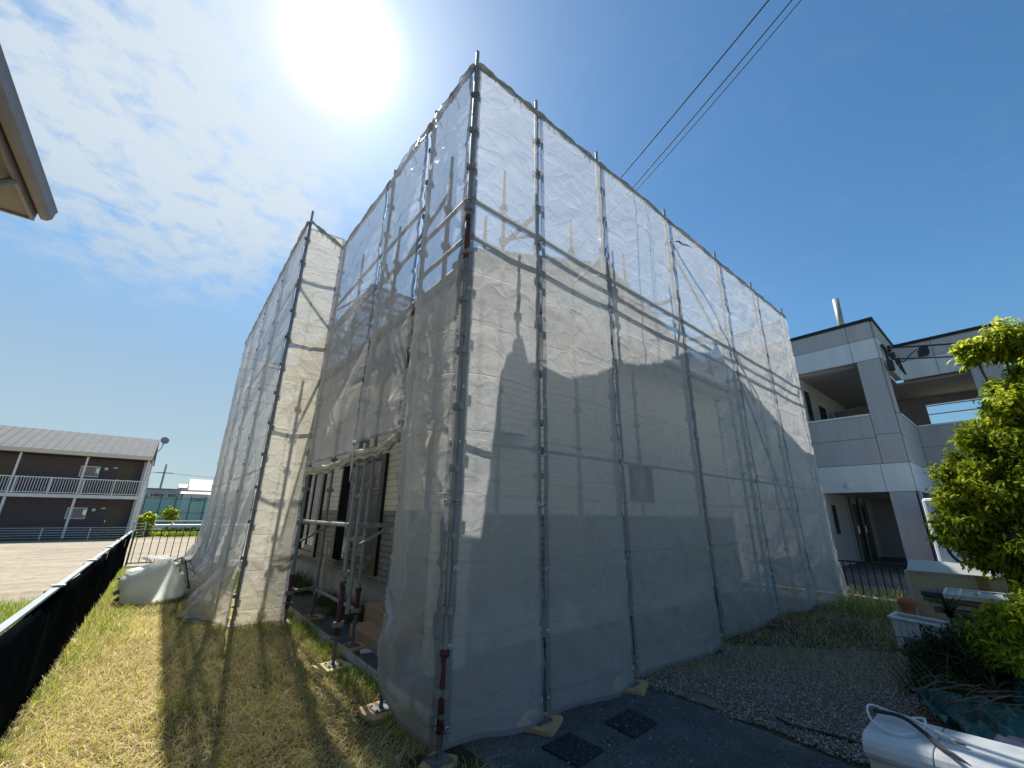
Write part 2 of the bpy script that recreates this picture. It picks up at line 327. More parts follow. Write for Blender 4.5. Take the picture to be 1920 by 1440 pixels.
# ================================================================ GROUND
def sheet_ground(name, poly, z, m, sub=0):
    mb = MB(); mb.add([(x, y, z) for x, y in poly], [tuple(range(len(poly)))]); o = mb.build(name, m); tag(o, kind='structure'); return o
M['field'] = ground_mat('field', [(.22, .18, .135), (.33, .28, .21), (.44, .38, .30)], (1.0, 14), 1.0, 22, stretch=(.35, 1.6, 1))
M['yard'] = ground_mat('yard', [(.035, .028, .015), (.075, .06, .032), (.14, .11, .065)], (1.5, 40), .8, 70)
M['asphalt'] = ground_mat('asphalt', [(.055, .063, .066), (.105, .116, .12), (.19, .198, .20)], (2.2, 55), .5, 160)
M['gravel_bed'] = ground_mat('gravel_bed', [(.17, .145, .11), (.26, .225, .18), (.34, .30, .25)], (2.5, 60), 1.0, 90)
M['far_ground'] = ground_mat('far_ground', [(.14, .14, .09), (.18, .19, .10), (.24, .22, .15)], (.15, 4), .3, 10)
def build_ground():
    big = MB(); big.box(-900, 900, -900, 1200, -1.2, -.44); o = big.build('ground', M['far_ground']); tag(o, kind='structure')
    f = MB()                       # ploughed field, real furrows running along x
    nx, ny = 60, 420; xs = np.linspace(-60, 24, nx); ys = np.linspace(-10, 37.6, ny)
    X, Y = np.meshgrid(xs, ys); Z = -.36 + .015 * np.sin(Y * 7 + 3 * fbm(X * .15, Y * .3, 3)) + .07 * (fbm(X * .9, Y * 2.2, 4) - .5)
    V = np.stack([X, Y, Z], -1).reshape(-1, 3); i = np.arange(nx * ny).reshape(ny, nx)
    F = np.stack([i[:-1, :-1], i[:-1, 1:], i[1:, 1:], i[1:, :-1]], -1).reshape(-1, 4)
    o = np_mesh('soil_field', V, F, mats=M['field'], smooth=True); tag(o, kind='structure')
    y = MB(); y.box(-.50, 24, -12, 15.4, -.34, 0); o = y.build('yard_ground', M['yard']); tag(o, kind='structure')
    a = MB(); a.add([(1.9, -12, .004), (3.72, -12, .004), (3.72, 1.07, .004), (3.80, 2.16, .004), (3.84, 4.3, .004), (2.75, 4.32, .004), (2.75, 14, .004), (1.95, 14, .004), (1.95, 3.3, .004), (1.9, 2.9, .004)], [tuple(range(10))])
    o = a.build('asphalt_path', M['asphalt']); tag(o, kind='structure')
    g = MB(); g.add([(3.80, -12, .003), (7.6, -12, .003), (7.2, 1.2, .003), (6.3, 2.2, .003), (5.2, 3.2, .003), (3.86, 3.2, .003)], [tuple(range(6))])
    o = g.build('gravel_bed', M['gravel_bed']); tag(o, kind='structure')
    k = MB(); yy = 3.1
    while yy < 14: k.box(1.84, 1.945, yy, min(yy + .595, 14), -.1, .035); yy += .6
    o = k.build('kerb', M['concrete'], bevel=.008); tag(o, kind='structure')
    r = MB(); r.box(-3.0, 60, 44.6, 60, -.44, -.02); o = r.build('road', M['concrete_d']); tag(o, kind='structure')
build_ground()

# ---- gravel stones
def stones(name, n, xr, yr, sz, m, keep=None):
    P = np.stack([RNG.uniform(*xr, n), RNG.uniform(*yr, n)], 1)
    if keep is not None: P = P[keep(P)]
    n = len(P); base = np.array([(1, 0, 0), (0, 1, 0), (-1, 0, 0), (0, -1, 0), (0, 0, 1), (0, 0, -1)], float)
    s = RNG.uniform(*sz, (n, 1, 1)) * RNG.uniform(.6, 1.3, (n, 1, 3)); V = base[None] * s * RNG.uniform(.75, 1.25, (n, 6, 1))
    a = RNG.uniform(0, 6.28, n); ca, sa = np.cos(a)[:, None], np.sin(a)[:, None]; b = RNG.uniform(-.7, .7, n); cb, sb = np.cos(b)[:, None], np.sin(b)[:, None]
    x, y, z = V[..., 0], V[..., 1], V[..., 2] * .7; y, z = y * cb - z * sb, y * sb + z * cb; x, y = x * ca - y * sa, x * sa + y * ca
    V = np.stack([x + P[:, :1], y + P[:, 1:], z + .006 + RNG.uniform(0, .012, (n, 1))], -1).reshape(-1, 3)
    f = np.array([(0, 1, 4), (1, 2, 4), (2, 3, 4), (3, 0, 4), (1, 0, 5), (2, 1, 5), (3, 2, 5), (0, 3, 5)]); F = (f[None] + (np.arange(n) * 6)[:, None, None]).reshape(-1, 3)
    o = np_mesh(name, V, None, F, m, attr=np.repeat(RNG.random(n), 6)); return o
M['stone'] = ramp_attr_mat('stone', [(0, (.17, .15, .12)), (.5, (.34, .30, .245)), (.85, (.50, .45, .385)), (1, (.66, .62, .56))], 0, .9)
def gkeep(P):
    x, y = P[:, 0], P[:, 1]; edge = 6.9 - .9 * np.clip(y - 0.3, 0, 9) + .5 * fbm(x * 2, y * 2, 3)
    dens = np.clip((edge - x) * 1.2 + .4, 0.05, 1); return (RNG.random(len(P)) < dens) & (x > 3.79 + .03 * np.sin(y * 9)) & (fbm(x * 1.6, y * 1.6, 3) > .2)
tag(stones('gravel', 60000, (3.76, 7.2), (.1, 3.0), (.005, .011), M['stone'], gkeep), 'grey crushed gravel beside the dark asphalt', 'gravel', kind='stuff')
tag(stones('pebbles', 620, (1.98, 3.75), (.8, 2.9), (.004, .009), M['stone']), 'tiny pebbles strewn over the asphalt', 'pebbles', kind='stuff')

# ---- grass and straw
def blades(name, P, h, w, lean, tint, m, curl=1.0, z0=0.0, az=None, seg=3):
    n = len(P); a = RNG.uniform(0, 6.283, n) if az is None else az
    d = np.stack([np.cos(a), np.sin(a)], 1); fa = a + RNG.uniform(-.9, .9, n) + 1.57; wd = np.stack([np.cos(fa), np.sin(fa)], 1)
    V = np.zeros((n, 2 * seg + 1, 3)); T = np.zeros((n, 2 * seg + 1)); ph = np.zeros(n); pos = np.concatenate([P, np.full((n, 1), z0)], 1)
    th = lean * .35; L = h / seg
    for k in range(seg + 1):
        ww = w * (1 - (k / seg) ** 1.6) * .5
        if k < seg:
            V[:, 2 * k, :2] = pos[:, :2] - wd * ww[:, None]; V[:, 2 * k + 1, :2] = pos[:, :2] + wd * ww[:, None]; V[:, 2 * k, 2] = pos[:, 2]; V[:, 2 * k + 1, 2] = pos[:, 2]
        else: V[:, 2 * k] = pos
        pos[:, :2] += d * (np.sin(th) * L)[:, None]; pos[:, 2] += np.maximum(np.cos(th) * L, z0 - pos[:, 2] + .004); th = th + lean * curl / seg
    T[:] = tint[:, None]; b = (np.arange(n) * (2 * seg + 1))[:, None]
    F4 = np.concatenate([b + np.array([2 * k, 2 * k + 1, 2 * k + 3, 2 * k + 2]) for k in range(seg - 1)]); F3 = b + np.array([2 * seg - 2, 2 * seg - 1, 2 * seg])
    return np_mesh(name, V.reshape(-1, 3), F4, F3, m, attr=T.ravel())
# tint 0..1: dark green, green, yellow green, straw, pale straw, tan
M['straw'] = ramp_attr_mat('straw', [(0, (.06, .12, .02)), (.2, (.20, .32, .03)), (.4, (.46, .50, .06)), (.55, (.62, .54, .18)), (.72, (.80, .70, .40)), (.80, (.48, .34, .18)), (.90, (.70, .50, .26)), (1, (.94, .88, .66))], .45)
def scatter(n, xr, yr, keep):
    P = np.stack([RNG.uniform(*xr, n), RNG.uniform(*yr, n)], 1); return P[keep(P)]
def clear_of_pads(P):
    k = np.ones(len(P), bool)
    for px_, py_ in ((1.65, 2.68), (1.65, 3.58), (1.65, 4.78), (1.65, 6.92)): k &= ~((P[:, 0] < px_ + .2) & (P[:, 0] > px_ - .19) & (np.abs(P[:, 1] - py_) < .18))
    return k
def yard_keep(P):
    x, y = P[:, 0], P[:, 1]; lim = np.where(y > 6.9, 1.86, 1.84); far = np.clip(1.15 - (y - 3) / 14, .25, 1)
    return (x < lim) & (x > -.47) & (RNG.random(len(P)) < far) & clear_of_pads(P)
def lawn():
    P = scatter(125000, (-.48, 1.88), (2.2, 15.3), lambda P: yard_keep(P)); near = P
    x, y = P[:, 0], P[:, 1]
    green = np.clip(.75 - (x + .45) * 1.7 - .22 * np.clip(6 - y, 0, 9), 0, 1) + .75 * np.clip((y - 7) / 5, 0, 1) + .8 * np.clip(1 - np.abs(x - 1.72) * 5, 0, 1) * (y > 3.3)
    gn = fbm(x * 2.2, y * 2.2, 4); tint = np.where(RNG.random(len(P)) < np.clip(green * .75 + (gn - .55) * 1.2, 0.03, .8), RNG.uniform(.05, .48, len(P)), RNG.uniform(.42, 1, len(P)))
    h = RNG.uniform(.07, .23, len(P)) * (.45 + 1.2 * gn) * np.where(tint < .5, .85, 1.0); lean = np.where(tint < .5, RNG.uniform(.5, 2.0, len(P)), RNG.uniform(1.2, 3.4, len(P)))
    w = RNG.uniform(.0022, .0078, len(P)) * (1 + .5 * (y > 7))
    az = RNG.uniform(0, 6.283, len(P)) * .75 + fbm(x * .8, y * .8, 2) * 9
    tag(blades('lawn_grass', P, h, w, lean, tint, M['straw'], az=az, seg=4), 'dry matted straw and green grass covering the yard strip', 'grass', kind='stuff')
    # tall bent weeds along the fence
    P = scatter(9000, (-.47, .1), (2.6, 15.2), lambda P: RNG.random(len(P)) < np.clip(1.1 - (P[:, 0] + .47) * 2.2, 0.05, 1)); y = P[:, 1]
    gn = fbm(P[:, 0] * 3, y * 1.5, 3); n = len(P); tint = np.where(RNG.random(n) < np.clip(.08 + .06 * y, 0, .8), RNG.uniform(.25, .5, n), RNG.uniform(.5, .95, n))
    h = RNG.uniform(.08, .26, n) * (.5 + gn) * np.clip(.5 + y * .08, .6, 1.1); tag(blades('fence_weeds', P, h, RNG.uniform(.003, .008, n), RNG.uniform(.7, 2.4, n), tint, M['straw'], seg=4), 'tall bent weeds growing along the black fence', 'weeds', kind='stuff')
    # green tufts by the kerb
    P = scatter(5200, (1.45, 1.86), (3.1, 7.4), lambda P: clear_of_pads(P) & (RNG.random(len(P)) < np.clip(1 - (1.86 - P[:, 0]) * 2.6, 0, 1) * (fbm(P[:, 0] * 3, P[:, 1] * 2.4, 3) > .4))); n = len(P)
    tag(blades('kerb_grass', P, RNG.uniform(.06, .2, n), RNG.uniform(.003, .007, n), RNG.uniform(.2, 1.5, n), RNG.uniform(.05, .5, n), M['straw']), 'green grass tufts along the concrete kerb', 'grass', kind='stuff')
    # right-hand yard: thin dry grass between the gravel and the net
    def rk(P):
        x, y = P[:, 0], P[:, 1]; e = 6.4 - .9 * np.clip(y, 0, 3); t = np.clip((x - e) * 1.1 + .45, .0, 1); return (x > 3.95) & (RNG.random(len(P)) < t * (.25 + fbm(x * 2, y * 2, 3))) & (y > .2)
    P = scatter(52000, (3.9, 13), (.2, 4.2), rk); n = len(P); g = fbm(P[:, 0] * 1.5, P[:, 1] * 1.5, 3)
    tint = np.where(RNG.random(n) < np.clip((g - .55) * 2 + .3 * (P[:, 1] > 2.6), .04, .6), RNG.uniform(.02, .35, n), RNG.uniform(.5, 1, n))
    tag(blades('dry_grass', P, RNG.uniform(.04, .14, n), RNG.uniform(.0025, .006, n), RNG.uniform(.8, 2.4, n), tint, M['straw']), 'sparse dry grass in shade between gravel and scaffold net', 'grass', kind='stuff')
    P = scatter(2600, (3.74, 4.15), (.4, 2.9), lambda P: (RNG.random(len(P)) < .6) & (fbm(P[:, 0] * 5, P[:, 1] * 3, 3) > .52)); n = len(P)
    tag(blades('edge_grass', P, RNG.uniform(.03, .1, n), RNG.uniform(.003, .005, n), RNG.uniform(.3, 1.5, n), RNG.uniform(.0, .4, n), M['straw']), 'small green tufts on the edge of the asphalt', 'grass', kind='stuff')
    # field edge outside the fence
    P = scatter(60000, (-3.4, -.66), (3, 19), lambda P: (RNG.random(len(P)) < np.clip(1.1 - np.maximum(0, P[:, 1] - 12.6 + 1.2 * fbm(P[:, 0], P[:, 1], 2)) / 2.2 - .12 * (-.62 - P[:, 0]), 0, 1)) | ((P[:, 0] > -1.15) & (RNG.random(len(P)) < .12))); n = len(P)
    tag(blades('field_grass', P, RNG.uniform(.06, .2, n), RNG.uniform(.005, .01, n), RNG.uniform(.2, 1.4, n), RNG.uniform(.08, .42, n), M['straw'], z0=-.36), 'bright green grass on the field edge outside the fence', 'grass', kind='stuff')
    P = scatter(9000, (-3, 12), (41.2, 44.4), lambda P: fbm(P[:, 0] * .8, P[:, 1] * .8, 3) > .36); n = len(P)
    tag(blades('verge_grass', P, RNG.uniform(.15, .6, n), RNG.uniform(.04, .09, n), RNG.uniform(.2, 1.4, n), RNG.uniform(.05, .45, n), M['straw'], z0=-.44), 'green verge grass in front of the white guardrail', 'grass', kind='stuff')
lawn()

# ================================================================ SCAFFOLD
# faces: right face y=2.68, near left face x=1.65, return y=7.0, far left face x=1.02, end x=10.6, back y=14.4
RX = [1.65, 2.51, 3.64, 5.35, 7.10, 8.73, 10.50]
LY = [3.58, 4.78, 6.92]
FY = [7.05, 8.88, 10.84, 12.70, 14.40]
def post_mb(x, y, z0, ztop, base=True, jack=True):
    mb = MB(); r = .0243
    mb.cyl((x, y, z0 + .34), (x, y, ztop - .02), r, 10); mb.tube([(x, y, ztop - .02), (x, y, ztop + .20)], .019, 8)   # spigot on top
    z = z0 + .40
    while z < ztop - .1:
        mb.cyl((x, y, z - .018), (x, y, z + .018), r + .006, 10)
        for a in range(4):
            dx, dy = (1, 0, -1, 0)[a], (0, 1, 0, -1)[a]
            mb.obox((x + dx * .038, y + dy * .038, z), (dx, dy, 0), (-dy, dx, 0), (0, 0, 1), .013, .016, .024)
        z += .475
    return mb
scaf = empty('scaffold', (1.65, 2.68, 0), 'grey steel tube scaffold wrapped round the house', 'scaffold')
def add_post(x, y, ztop, z0=0., lean=0, mt='galv'):
    p = post_mb(x, y, z0, ztop).build('post', M[mt], scaf, smooth=True)
    md = p.modifiers.new('e', 'EDGE_SPLIT'); md.split_angle = R(50)
    j = MB(); j.cyl((x, y, z0 + .045), (x, y, z0 + .40), .017, 8); j.box(x - .07, x + .07, y - .07, y + .07, z0 + .038, z0 + .046)
    for dx in (-.055, .055):
        for dy in (-.055, .055): j.cyl((x + dx, y + dy, z0 + .046), (x + dx, y + dy, z0 + .056), .009, 6)
    j.cyl((x, y, z0 + .26), (x, y, z0 + .285), .034, 8); j.beam((x - .06, y, z0 + .27), (x + .06, y, z0 + .27), .012, .012)
    j.build('jack_base', M['galv_dark'], p)
    return p
outer = []
for x in RX: outer.append((x, 2.68, 6.08))
for y in LY: outer.append((1.65, y, 6.08))
for y in FY: outer.append((1.04, y, 6.5))
outer += [(1.65, 6.98 + .12, 6.3)][:0]
inner = [(1.77, 3.30, 5.2), (2.28, 3.32, 4.66), (2.56, 3.34, 5.55), (3.85, 3.38, 5.5), (5.15, 3.38, 5.5), (6.9, 3.38, 5.5), (8.6, 3.38, 5.5), (10.2, 3.38, 5.5), (2.02, 5.3, 5.6), (2.02, 7.0, 6.0), (1.62, 8.9, 5.9)]
endp = [(10.6, y, 6.0) for y in (4.6, 6.5, 8.4, 10.3, 12.2, 14.4)]; backp = [(x, 14.4, 6.1) for x in (2.8, 4.6, 6.4, 8.2)]
for x, y, z in outer: add_post(x, y, z)
for x, y, z in inner: add_post(x, y, z)
for x, y, z in endp + backp: add_post(x, y, z)
def rail(a, b, r=.0215, name='handrail', mt='galv', parent=scaf):
    a = Vector(a); b = Vector(b); d = (b - a).normalized(); mb = MB(); mb.cyl(a + d * .05, b - d * .05, r, 8)
    for e, s in ((a, 1), (b, -1)):
        mb.obox(e + d * s * .045, d, Vector((0, 0, 1)), d.cross(Vector((0, 0, 1))), .02, .035, .012)
    return mb.build(name, M[mt], parent)
for i in range(len(RX) - 1):
    for z in (3.92, 4.33): rail((RX[i], 2.68, z), (RX[i + 1], 2.68, z))
    rail((RX[i], 2.68, 2.05), (RX[i + 1], 2.68, 2.05), .018)
rail((1.65, 2.68, 3.9), (1.65, 3.58, 3.9)); rail((1.65, 2.68, 4.34), (1.65, 3.58, 4.34))
rail((1.65, 3.58, 4.37), (1.65, 4.78, 4.37)); rail((1.65, 3.58, 4.86), (1.65, 4.78, 4.86)); rail((1.65, 4.78, 4.9), (1.65, 6.92, 4.9)); rail((1.65, 4.78, 4.42), (1.65, 6.92, 4.42))
for i in range(4):
    for z in (2.1, 4.3, 5.3): rail((1.04, FY[i], z), (1.04, FY[i + 1], z))
for z in (2.70, 4.15, 5.3): rail((1.04, 7.05, z), (1.65, 6.96, z))
ip = [(1.77, 3.30), (2.56, 3.34), (3.85, 3.38), (5.15, 3.38), (6.9, 3.38), (8.6, 3.38), (10.2, 3.38)]
for a, b in zip(ip[1:], ip[2:]):
    rail((*a, 5.05), (*b, 5.05))
rail((*ip[0], 4.9), (2.02, 5.3, 4.9)); rail((2.02, 5.3, 5.05), (2.02, 7.0, 5.05)); rail((2.02, 7, 5.25), (1.62, 8.9, 5.25)); rail((1.04, 8.88, 4.2), (1.62, 8.9, 4.2))
for z in (4.7, 5.3):
    for a, b in zip([(10.6, 2.8)] + [(p[0], p[1]) for p in endp], [(p[0], p[1]) for p in endp]): rail((*a, z), (*b, z), .018)
    bx = [(1.04, 14.4)] + [(p[0], p[1]) for p in backp] + [(10.6, 14.4)]
    for a, b in zip(bx, bx[1:]): rail((*a, z), (*b, z), .018)
# brackets from outer to inner row
def bracket(a, b, z, mt='galv'):
    a = Vector((*a, z)); b = Vector((*b, z)); mb = MB(); d = (b - a).normalized(); mb.beam(a + d * .03, b - d * .03, .03, .05); mb.beam(b - d * .14, a + d * .03 - Vector((0, 0, .26)), .02, .03)
    return mb.build('bracket', M[mt], scaf)
for a, b in (((2.51, 2.68), (2.56, 3.34)), ((3.64, 2.68), (3.85, 3.38)), ((5.35, 2.68), (5.15, 3.38)), ((7.1, 2.68), (6.9, 3.38)), ((8.73, 2.68), (8.6, 3.38))): bracket(a, b, 4.62)
bracket((1.65, 4.78), (2.02, 5.3), 4.7)
bracket((1.65, 6.92), (2.3, 6.96), 1.34, 'galv'); bracket((1.65, 4.78), (2.3, 4.85), 1.36)
rail((1.65, 6.92, .42), (2.02, 7.0, .42), .022, 'ledger'); rail((2.02, 7.0, .40), (2.02, 5.3, .40), .022, 'ledger')
rail((1.67, 6.92, 1.36), (1.67, 4.78, 1.36), .024, 'ledger')
rail((1.04, 7.05, 5.2), (2.02, 7.0, 4.2), .018, 'brace')
# long tie brace on the right face
b = MB(); b.tube([(5.42, 2.74, 5.72), (7.72, 2.74, 4.05), (8.75, 2.74, 1.9), (9.4, 2.74, .1)][0:1] + [(8.0, 2.74, 3.5)], .017, 8); b.build('brace', M['galv_dark'], scaf)
b = MB(); b.tube([(7.15, 2.74, 4.4), (8.95, 2.74, 1.2)], .017, 8); b.build('brace', M['galv_dark'], scaf)
# steel mesh decks beside the eave
M['deck'] = mat('deck', (.26, .27, .27), (.36, .36, .35), .5, .6)
def deck(x0, x1, y0, y1, z, along='y'):
    mb = MB(); t = .022
    mb.box(x0, x0 + .03, y0, y1, z - .05, z); mb.box(x1 - .03, x1, y0, y1, z - .05, z)
    mb.box(x0 + .03, x1 - .03, y0, y0 + .03, z - .05, z); mb.box(x0 + .03, x1 - .03, y1 - .03, y1, z - .05, z)
    k = (y1 - y0) / 3
    for i in (1, 2): mb.box(x0 + .03, x1 - .03, y0 + k * i - .015, y0 + k * i + .015, z - .045, z - .004)
    y = y0 + .06
    while y < y1 - .04: mb.box(x0 + .03, x1 - .03, y, y + .008, z - .014, z - .006); y += .04
    x = x0 + .06
    while x < x1 - .04: mb.box(x, x + .006, y0 + .03, y1 - .03, z - .021, z - .0145); x += .05
    return mb.build('deck_plank', M['deck'], scaf)
for y0, y1 in ((5.55, 6.35), (6.4, 8.1), (8.15, 9.9), (9.95, 11.6)): deck(1.78, 2.16, y0, y1, 4.8); deck(2.19, 2.57, y0 - .0, y1, 4.8)

mb = MB(); mb.box(1.72, 2.20, 4.18, 6.0, 3.38, 3.42)
for k_ in range(5): mb.box(1.72, 2.20, 4.18 + .45 * k_, 4.21 + .45 * k_, 3.34, 3.379)
mb.build('deck_plank', M['deck'], scaf)
# wooden / plastic pads under the jacks: separate things
def pad(x, y, rot, m, label, s=.145, z=0.):
    mb = MB(); ca, sa = math.cos(rot), math.sin(rot)
    pts = [(-s, -s * .86), (-s * .86, -s), (s * .86, -s), (s, -s * .86), (s, s * .86), (s * .86, s), (-s * .86, s), (-s, s * .86)]
    mb.prism([(x + a * ca - b * sa, y + a * sa + b * ca) for a, b in pts], .034, 'z', z + .004)
    o = mb.build('base_pad', m, bevel=.006); tag(o, label, 'base pad', 'pads under the scaffold feet'); return o
pad(1.65, 3.58, .12, M['wood_pad'], 'orange wooden pad under the foot beside the lifted corner net, on straw')
pad(1.65, 4.78, .2, M['wood_pad_y'], 'yellow wooden pad in the grass under the red-footed pole')
pad(2.51, 2.68, .5, M['wood_pad'], 'orange wooden pad on asphalt under the first bay seam of the right side')
pad(3.64, 2.68, .45, M['wood_pad'], 'wooden pad half under the net at the far edge of the asphalt')
pad(2.02, 5.3, .4, M['wood_pad'], 'orange wooden pad on the dark path behind the red-footed pole')
pad(2.02, 7.0, .1, M['wood_pad'], 'pale wooden pad at the back of the netting gap beside the low cross tube')
pad(1.65, 6.92, .3, M['wood_pad'], 'pale wooden pad in grass under the far pole of the netting gap')
pad(1.65, 2.68, .6, M['wood_pad'], 'small wooden pad under the corner pole where both nets meet', s=.095)
# red painted foot sections
def red(x, y, z0, z1, lab):
    mb = MB(); mb.cyl((x, y, z0), (x, y, z1), .0285, 10); mb.cyl((x, y, z1 - .02), (x, y, z1 + .02), .036, 10); return tag(mb.build('red_sleeve', M['red_pipe'], scaf, smooth=True), lab)
red(1.65, 4.78, .30, .78, 'worn red lower pole section'); red(1.65, 6.92, .2, .62, 'worn red lower pole section'); red(2.02, 5.3, .35, .62, 'worn red lower pole section')
red(1.65, 2.68, .18, .62, 'worn red lower section of the corner pole'); red(1.65, 2.68, 3.66, 4.1, 'red painted section high on the corner pole')
mb = MB(); mb.cyl((1.70, 4.70, .5), (1.70, 4.70, 2.3), .022, 10)
for z in (.75, 1.2, 1.65, 2.0): mb.cyl((1.70, 4.70, z), (1.70, 4.70, z + .05), .032, 8); mb.beam((1.65, 4.78, z + .02), (1.70, 4.70, z + .02), .03, .03)
mb.build('ledger', M['galv'], scaf)

# ================================================================ NETS
def net_sheet(name, a, b, z0, z1, label, group, out, m='net', bulge=.05, wr=1.0, seed=0, dens=34, bottom=None, flare=None, ev=True, tie=.45, off=.06):
    """a, b: plan points; out: outward plan direction; z0/z1 height range. Real wrinkled cloth with eyelets and ties."""
    a = np.array(a, float); b = np.array(b, float); L = np.hypot(*(b - a)); H = z1 - z0
    nu = max(14, int(L * dens)); nv = int(H * dens * .8); u = np.linspace(0, 1, nu); v = np.linspace(0, 1, nv); U, Vv = np.meshgrid(u, v)
    s = U * L; z = z0 + Vv * H + seed * 0
    o = np.array(out, float); sd = seed * 13.7
    env = np.sin(np.pi * U) ** .6; tz = np.clip((1 - Vv) * 6, .0, 1)
    d = bulge * .7 * tz * np.sin(np.pi * U) * (.7 + .9 * fbm(s * .8 + sd, z * .5 + sd, 3))
    # storage folds, about every 0.45 m, alternating ridge and valley
    ph = (z + .03 * np.sin(s * 2 + sd)) / .47; fr = ph - np.floor(ph); tri = np.abs(fr - .5) * 2
    d += wr * .013 * (np.exp(-(1 - tri) * 0) * 0 + np.exp(-((fr - .5) / .03) ** 2) * (np.where(np.floor(ph) % 2 == 0, 1, -1))) * (.5 + vnoise(s * 3 + sd, np.floor(ph) + sd))
    # drag creases that fan out from the ties
    rid = lambda q: 1 - np.abs(2 * q - 1)
    a1 = rid(fbm(s * 1.3 + z * .9 + sd, z * .45 - s * .4 + sd, 4)); a2 = rid(fbm(s * 1.1 - z * 1.0 + sd + 40, z * .4 + s * .5 + sd, 4))
    d += wr * .028 * (a1 ** 7 + a2 ** 7) * env
    d += wr * .010 * (rid(fbm(s * 3.5 + sd, z * 2.2 + sd, 4)) ** 4) + wr * .006 * (fbm(s * 2.5 + sd, z * 1.4, 3) - .5) * env
    # folds that fan out from the lowest lacing point on each seam
    zt = .95 + .1 * math.sin(sd)
    for du, lf in ((s, 1), (L - s, -1)):
        rr = np.hypot(du, z - zt); th = np.arctan2(zt - z, du + 1e-3); d += wr * .030 * np.cos(th * 9 + sd + lf) * np.exp(-rr / .55) * np.clip(rr / .12, 0, 1) * np.clip((zt + .25 - z) / .5, 0, 1)
    # scalloped pull at each tie on both seams
    tp = (z / tie) - np.floor(z / tie); pull = np.abs(tp - .5) * 2
    d += -.012 * (1 - pull) * (np.exp(-U * L / .12) + np.exp(-(1 - U) * L / .12))
    inset = .007 * np.sin(np.pi * tp) ** 2 * (.5 + vnoise(z * .7 + sd, z * 0 + 3))
    uu = U + (np.exp(-U * L / .1) - np.exp(-(1 - U) * L / .1)) * inset / L
    X = a[0] + (b[0] - a[0]) * uu + o[0] * (d + off); Y = a[1] + (b[1] - a[1]) * uu + o[1] * (d + off); Z = z.copy()
    if bottom is not None:      # gathered, lifted or kicked-out foot
        w = np.clip(1 - (z - z0) / 1.2, 0, 1) ** 2; Z += w * bottom(U)
    if flare is not None:
        w = np.clip(1 - (z - z0) / flare[2], 0, 1) ** 1.6 * np.clip(.05 + s * 1.3, 0, 1); amp = flare[0] * (.6 + .8 * fbm(s * 1.7 + sd, z * .3, 3)); X += o[0] * w * amp; Y += o[1] * w * amp
        f2 = np.clip(1 - (z - z0) / .7, 0, 1); cr = rid(fbm(s * 2.6 + sd + z * .8, z * 2.4 - s * .6 + sd, 3)); f2 = f2 * np.clip(.02 + s * 1.6, 0, 1); X += o[0] * f2 * flare[1] * (cr ** 3); Y += o[1] * f2 * flare[1] * cr ** 3
    V = np.stack([X, Y, Z], -1).reshape(-1, 3); i = np.arange(nu * nv).reshape(nv, nu)
    F = np.stack([i[:-1, :-1], i[:-1, 1:], i[1:, 1:], i[1:, :-1]], -1).reshape(-1, 4)
    uv = np.stack([np.minimum(U, 1 - U) * L, np.minimum(Vv, 1 - Vv) * H], -1).reshape(-1, 2)
    ob = np_mesh(name, V, F, None, M[m], smooth=True, uv=uv); tag(ob, label, 'scaffold net', group)
    if ev:
        k = 0; t = Vector((b[0] - a[0], b[1] - a[1], 0)).normalized(); on = Vector((o[0], o[1], 0)).normalized()
        mb = MB(); mb.tube([t * math.cos(q * math.pi / 4) * .013 + Vector((0, 0, 1)) * math.sin(q * math.pi / 4) * .013 for q in range(9)], .0052, 5, False)
        proto = mb.build('eyelet', M['grommet'], ob, smooth=True); first = True; zz = z0 + .12
        while zz < z1 - .05:
            r_ = min(range(nv), key=lambda q: abs(Z[q, 0] - zz))
            for c_, sg in ((0, 1), (nu - 1, -1)):
                p = Vector((X[r_, c_], Y[r_, c_], Z[r_, c_])) + t * sg * .022 + on * .006
                e = proto if first else proto.copy()
                if not first: C.objects.link(e)
                e.location = p; first = False
                if (k + c_) % 3 == 0:
                    q = p - t * sg * .06; mt = MB(); mt.tube([p - on * .02, p + on * .012, p - t * sg * .03 + on * .02 + Vector((0, 0, random.uniform(-.03, .03))), q - on * .03, q - on * .03 - Vector((0, 0, random.uniform(.02, .08)))], .0028, 4); mt.build('tie', M['cord'], ob)
            zz += tie; k += 1
    return ob
GR = 'mesh sheets on the right-hand side'; GL = 'mesh sheets on the left-hand side'
rl = ['narrow grey mesh sheet right of the front corner pole, kicked out at its foot', 'grey mesh sheet of the second bay, between the two pads on the asphalt',
      'wide grey mesh sheet where the thin overhead wires pass behind the net', 'grey mesh sheet of the fourth bay, with a small dark tear near its top',
      'grey mesh sheet two bays before the far right end, lit cream above', 'grey mesh sheet at the far right end beside the neighbouring concrete building']
zb = [.10, .07, .10, .16, .16, .10]
for i in range(6):
    bot = [lambda U: .02 * np.sin(2 * np.pi * U) - .03 * U, lambda U: .015 * np.sin(2 * np.pi * U), lambda U: .02 * np.sin(np.pi * U * 1.5), lambda U: .03 * U, lambda U: .02 * np.sin(9 * U), lambda U: .02 * np.sin(7 * U)][i]
    net_sheet('mesh_sheet', (RX[i] + (-.008 if i == 0 else .006), 2.68), (RX[i + 1] - .006, 2.68), zb[i], 6.02, rl[i], GR, (0, -1), bulge=(.05, .05, .05, .06, .06, .05)[i], wr=(.8, .8, .9, 1.1, 1.3, 1.4)[i], seed=i + 1, bottom=bot, off=(.04 if i == 0 else .06), flare=((.02, .015, 1.2), (.015, .02, .8), (.02, .02, .8), (.03, .03, .8), (.04, .05, .9), (.04, .06, .9))[i])
